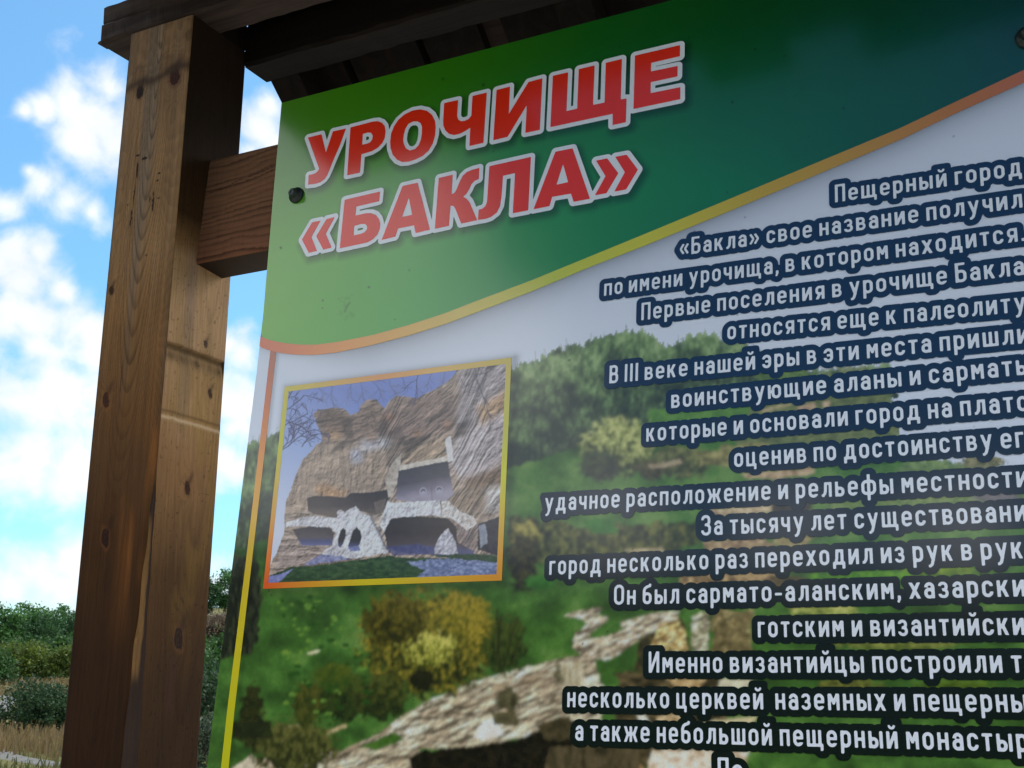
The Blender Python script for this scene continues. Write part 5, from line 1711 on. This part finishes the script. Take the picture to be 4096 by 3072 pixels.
XH = (-50, 0, 200, 100)
CH = (-50, 0, 200, 140)
BREVE = Ring(20, 119, 50, 160, 14, keep=(0, 100, 70, 137), w=15)
GL = {
    'о': Glyph(66, [Ring(10, 10, 56, 90, 23)]),
    'с': Glyph(63, [Ring(10, 10, 54, 90, 22, cut=[(38, 34, 99, 66)])]),
    'е': Glyph(66, [Ring(10, 10, 56, 90, 23, cut=[(36, 24, 99, 42)]), Bar(14, 50, 62, 50, 17)]),
    'п': Glyph(65, [Bar(10, 0, 10, 100), Bar(55, 0, 55, 100), Bar(0, 91, 65, 91, 18)]),
    'н': Glyph(65, [Bar(10, 0, 10, 100), Bar(55, 0, 55, 100), Bar(5, 51, 60, 51, 18)]),
    'и': Glyph(68, [Bar(10, 0, 10, 100), Bar(58, 0, 58, 100), Bar(8, -8, 60, 108, 19, XH)]),
    'й': Glyph(68, [Bar(10, 0, 10, 100), Bar(58, 0, 58, 100), Bar(8, -8, 60, 108, 19, XH), BREVE]),
    'м': Glyph(75, [Bar(10, 0, 10, 100, 19), Bar(65, 0, 65, 100, 19), Bar(8, 112, 40, 36, 18, XH), Bar(67, 112, 35, 36, 18, XH)]),
    'к': Glyph(67, [Bar(10, 0, 10, 100), Bar(24, 40, 60, 112, 20, XH), Bar(14, 46, 38, 56, 18), Bar(28, 66, 60, -12, 20, XH)]),
    'т': Glyph(60, [Bar(0, 91, 60, 91, 18), Bar(30, 0, 30, 92)]),
    'р': Glyph(65, [Bar(10, -36, 10, 100), Ring(10, 10, 55, 90, 23)]),
    'у': Glyph(70, [Bar(6, 112, 40, 2, 19, XH), Bar(64, 112, 30, -18, 19, (-50, -90, 200, 100)), Bar(31, -14, 22, -28, 19), Bar(26, -27, 8, -29, 17)]),
    'а': Glyph(63, [Ring(10, 9, 53, 55, 20), Bar(53, 0, 53, 68), Ring(12, 30, 53, 90, 22, keep=(2, 68, 90, 110))]),
    'в': Glyph(65, [Bar(10, 0, 10, 100), Ring(10, 51, 51, 91, 17, w=18), Ring(10, 9, 55, 51, 19, w=18)]),
    'з': Glyph(59, [Ring(8, 51, 47, 91, 17, cut=[(-20, 44, 27, 74)], w=18), Ring(7, 9, 50, 51, 19, cut=[(-20, 27, 27, 58)], w=18), Bar(22, 51, 42, 51, 17)]),
    'ы': Glyph(88, [Bar(10, 0, 10, 100), Ring(10, 9, 50, 55, 19), Bar(78, 0, 78, 100)]),
    'ь': Glyph(62, [Bar(10, 0, 10, 100), Ring(10, 9, 52, 55, 19)]),
    'я': Glyph(65, [Bar(55, 0, 55, 100), Ring(11, 42, 55, 91, 18, w=18), Bar(36, 50, 10, -8, 20, XH)]),
    'л': Glyph(68, [Bar(58, 0, 58, 100), Bar(20, 91, 66, 91, 18), Bar(28, 98, 25, 34), Bar(26, 38, 18, 14), Bar(20, 12, 0, 9, 18)]),
    'д': Glyph(82, [Bar(62, 10, 62, 100), Bar(22, 91, 70, 91, 18), Bar(30, 98, 27, 44), Bar(28, 48, 20, 12), Bar(0, 10, 82, 10, 19), Bar(10, -26, 10, 14), Bar(72, -26, 72, 14)]),
    'г': Glyph(50, [Bar(10, 0, 10, 100), Bar(0, 91, 50, 91, 18)]),
    'ц': Glyph(74, [Bar(10, 0, 10, 100), Bar(54, 0, 54, 100), Bar(0, 9, 74, 9, 18), Bar(65, -24, 65, 14, 18)]),
    'ш': Glyph(95, [Bar(10, 0, 10, 100), Bar(47.5, 0, 47.5, 100), Bar(85, 0, 85, 100), Bar(0, 9, 95, 9, 18)]),
    'щ': Glyph(106, [Bar(10, 0, 10, 100), Bar(47.5, 0, 47.5, 100), Bar(85, 0, 85, 100), Bar(0, 9, 106, 9, 18), Bar(97, -24, 97, 14, 18)]),
    'ч': Glyph(62, [Bar(52, 0, 52, 100), Ring(10, 42, 52, 150, 20, keep=(-20, 20, 99, 100))]),
    'ж': Glyph(100, [Bar(50, 0, 50, 100, 19), Bar(30, 38, 4, 112, 19, XH), Bar(36, 52, 50, 52, 18), Bar(50, 52, 64, 52, 18), Bar(70, 38, 96, 112, 19, XH), Bar(34, 64, 4, -12, 19, XH), Bar(66, 64, 96, -12, 19, XH)]),
    'х': Glyph(68, [Bar(4, 110, 64, -10, 20, XH), Bar(64, 110, 4, -10, 20, XH)]),
    'ф': Glyph(96, [Ring(10, 10, 86, 90, 24), Bar(48, -36, 48, 138)]),
    'ю': Glyph(92, [Bar(10, 0, 10, 100), Bar(8, 51, 38, 51, 18), Ring(36, 10, 82, 90, 23)]),
    'э': Glyph(62, [Ring(8, 10, 52, 90, 22, cut=[(-20, 33, 26, 67)]), Bar(20, 50, 56, 50, 17)]),
    'б': Glyph(66, [Ring(10, 10, 56, 72, 22), Bar(10, 36, 10, 96), Bar(10, 92, 18, 112), Bar(15, 108, 32, 120, 19), Bar(28, 118, 54, 126, 19), Bar(52, 120, 57, 140, 17)]),
    'П': Glyph(72, [Bar(10, 0, 10, 140), Bar(62, 0, 62, 140), Bar(0, 131, 72, 131, 18)]),
    'Б': Glyph(70, [Bar(10, 0, 10, 140), Bar(0, 131, 62, 131, 18), Ring(10, 10, 60, 79, 22)]),
    'В': Glyph(71, [Bar(10, 0, 10, 140), Ring(10, 73, 57, 131, 20), Ring(10, 9, 61, 73, 22)]),
    'О': Glyph(76, [Ring(10, 10, 66, 130, 28)]),
    'И': Glyph(78, [Bar(10, 0, 10, 140), Bar(68, 0, 68, 140), Bar(9, -8, 69, 148, 19, CH)]),
    'З': Glyph(71, [Ring(9, 73, 57, 131, 22, cut=[(-20, 66, 30, 106)]), Ring(8, 9, 61, 73, 24, cut=[(-20, 36, 30, 80)]), Bar(26, 73, 50, 73, 18)]),
    'I': Glyph(20, [Bar(10, 0, 10, 140)]),
    '«': Glyph(72, [Bar(34, 92, 9, 50, 17), Bar(9, 54, 34, 12, 17), Bar(68, 92, 43, 50, 17), Bar(43, 54, 68, 12, 17)]),
    '»': Glyph(72, [Bar(4, 92, 29, 50, 17), Bar(29, 54, 4, 12, 17), Bar(38, 92, 63, 50, 17), Bar(63, 54, 38, 12, 17)]),
    '.': Glyph(20, [Bar(10, 0, 10, 20)]),
    ',': Glyph(20, [Bar(11, 22, 11, -4, 19), Bar(12, 0, 3, -22, 15)]),
    '-': Glyph(48, [Bar(0, 48, 48, 48, 17)]),
}


def sd_box(X, Z, x0, z0, x1, z1):
    qx, qz = np.abs(X - (x0 + x1) / 2) - (x1 - x0) / 2, np.abs(Z - (z0 + z1) / 2) - (z1 - z0) / 2
    return np.hypot(np.maximum(qx, 0), np.maximum(qz, 0)) + np.minimum(np.maximum(qx, qz), 0)


def glyph_sd(g, X, Z):
    d = np.full(X.shape, 1e3)
    for p in g.parts:
        if p[0] == 'bar':
            _, x0, y0, x1, y1, w, clip = p
            L = math.hypot(x1 - x0, y1 - y0)
            cx, cy = (x1 - x0) / L, (y1 - y0) / L
            u, v = (X - x0) * cx + (Z - y0) * cy, -(X - x0) * cy + (Z - y0) * cx
            s = sd_box(u, v, 0, -w / 2, L, w / 2)
            if clip:
                s = np.maximum(s, sd_box(X, Z, *clip))
        else:
            _, x0, y0, x1, y1, r, cut, keep, w = p
            qx, qz = np.abs(X - (x0 + x1) / 2) - (x1 - x0) / 2 + r, np.abs(Z - (y0 + y1) / 2) - (y1 - y0) / 2 + r
            s = np.hypot(np.maximum(qx, 0), np.maximum(qz, 0)) + np.minimum(np.maximum(qx, qz), 0) - r
            s = np.abs(s) - w / 2
            for c in cut:
                s = np.maximum(s, -sd_box(X, Z, *c))
            if keep:
                s = np.maximum(s, sd_box(X, Z, *keep))
        d = np.minimum(d, s)
    return d


UNIT = 0.01364 / 100
GAP, SPACE = 23.0, 30.0
LETTER = ink((186, 194, 212))
# text, left and right ends of its baseline on the artwork sheet
LINES = [
    ('Пещерный город', (3341, 811.6), (4088, 703)),
    ('«Бакла» свое название получил', (2718, 1025), (4091, 831)),
    ('по имени урочища, в котором находится.', (2417, 1185), (4100, 964)),
    ('Первые поселения в урочище Бакла', (2566, 1282.5), (4099, 1100)),
    ('относятся еще к палеолиту', (2910, 1360), (4104, 1247)),
    ('В III веке нашей эры в эти места пришли', (2438, 1535), (4118, 1372)),
    ('воинствующие аланы и сарматы', (2686, 1634), (4128, 1497)),
    ('которые и основали город на плато', (2586, 1768), (4116, 1644)),
    ('оценив по достоинству ег', (2938, 1870), (4098, 1790)),
    ('удачное расположение и рельефы местности', (2180, 2046), (4115, 1948)),
    ('За тысячу лет существовани', (2807, 2143), (4108, 2085)),
    ('город несколько раз переходил из рук в рук', (2198, 2300), (4094, 2234)),
    ('Он был сармато-аланским, хазарски', (2457, 2420), (4103, 2386)),
    ('готским и византийски', (3033, 2550), (4101, 2540)),
    ('Именно византийцы построили т', (2596, 2691), (4092, 2691.5)),
    ('несколько церквей  наземных и пещерны', (2270, 2829), (4112, 2850)),
    ('а также небольшой пещерный монастыр', (2302, 2962), (4116, 3009)),
]


def advance(t):
    x, pos = 0.0, []
    for ch in t:
        if ch == ' ':
            x += SPACE
            continue
        pos.append((ch, x))
        x += GL[ch].w + GAP
    return pos, x - GAP


def halo_colour(x, z):
    t = np.interp(z, [0.0, .16, .27, .36, .55], [0, .12, .45, .85, 1])
    c = lerp(ink((7, 17, 15)), ink((14, 36, 66)), t)
    return c


def text_line(k, text, a, b):
    (ax, bx), (az, bz) = sheet([a[0], b[0]], [a[1], b[1]])
    L = math.hypot(bx - ax, bz - az)
    ang = math.atan2(bz - az, bx - ax)
    pos, nat = advance(text)
    sx = L / (nat * UNIT)
    h = 0.00078
    x0, z0 = ax - .012, min(az, bz) - .016
    nx, nz = int((bx - ax + .026) / h) + 2, int((abs(bz - az) + .050) / h) + 2
    X, Z = np.meshgrid(x0 + np.arange(nx) * h, z0 + np.arange(nz) * h, indexing='ij')
    ca, sa = math.cos(ang), math.sin(ang)
    lx = ((X - ax) * ca + (Z - az) * sa) / UNIT
    lz = (-(X - ax) * sa + (Z - az) * ca) / UNIT
    sd = np.full(X.shape, 1e3)
    for ch, px in pos:
        g = GL[ch]
        cx = px * sx
        i0 = max(0, int((ax + cx * UNIT - .009 - x0) / h))
        i1 = min(nx, int((ax + (cx + g.w * sx) * UNIT + .009 - x0) / h) + 2)
        s = np.s_[i0:i1]
        sd[s] = np.minimum(sd[s], glyph_sd(g, (lx[s] - cx) / sx, lz[s]))
    sd *= UNIT
    o = link_mesh('text_line', contour_mesh('text_line', -sd, x0, z0, h, -.00085, flat(LETTER)), PRINT, board)
    link_mesh('letter_halo', contour_mesh('letter_halo', .0058 - sd, x0, z0, h, -.00050 - .00005 * (k % 3), halo_colour), PRINT, o)
    return sx


for k, (t, a, b) in enumerate(LINES):
    s = text_line(k, t, a, b)
    print('line', k, round(s, 3))
# the next line only shows its tallest strokes along the lower edge of the view
text_line(1, 'По', (2873, 3121), (2972, 3125))


# ---- screws with plastic caps
def bolt(x, z, s=1.0, turn=.3):
    prof = [(.0105, 0.0), (.0108, -.0012), (.0102, -.0030), (.0088, -.0042), (.0066, -.0048), (.0062, -.0060), (.0060, -.0098), (.0052, -.0112), (.0034, -.0120), (.0018, -.0118), (.0010, -.0112), (0.0, -.0110)]
    seg = 36
    co, q = [], []
    for r, y in prof:
        for i in range(seg):
            t = 2 * math.pi * i / seg + turn
            rr = r * s
            if -.0112 <= y <= -.0055:
                rr *= 1 - .07 * abs(math.sin(3 * t))
            co.append((x + rr * math.cos(t), y * s - .0003, z + rr * math.sin(t)))
    for k in range(len(prof) - 1):
        for i in range(seg):
            a, b = k * seg + i, k * seg + (i + 1) % seg
            q.append((a, a + seg, b + seg, b))
    return quad_mesh('screw_cap', np.array(co), np.array(q)[:, ::-1])


mcap, ntc, bc = new_mat('dark_green_plastic')
nz_ = N(ntc, 'ShaderNodeTexNoise')
setin(nz_, {'Scale': 300.0, 'Detail': 3.0})
cr_ = N(ntc, 'ShaderNodeValToRGB')
cr_.color_ramp.elements[0].color = (.006, .011, .009, 1)
cr_.color_ramp.elements[1].color = (.014, .024, .018, 1)
ntc.links.new(nz_.outputs['Fac'], cr_.inputs[0])
ntc.links.new(cr_.outputs[0], bc.inputs['Base Color'])
bc.inputs['Roughness'].default_value = 0.38
for bx, bz, s in ((-.8489, .6671, 1.0), (-.0035, .6655, 1.08), (.585, .6650, 1.0), (-.8489, -.14, 1.0), (-.0035, -.14, 1.0), (.585, -.14, 1.0)):
    link_mesh('screw_cap', bolt(bx, bz, s, bx * 7), mcap, board, smooth=True)
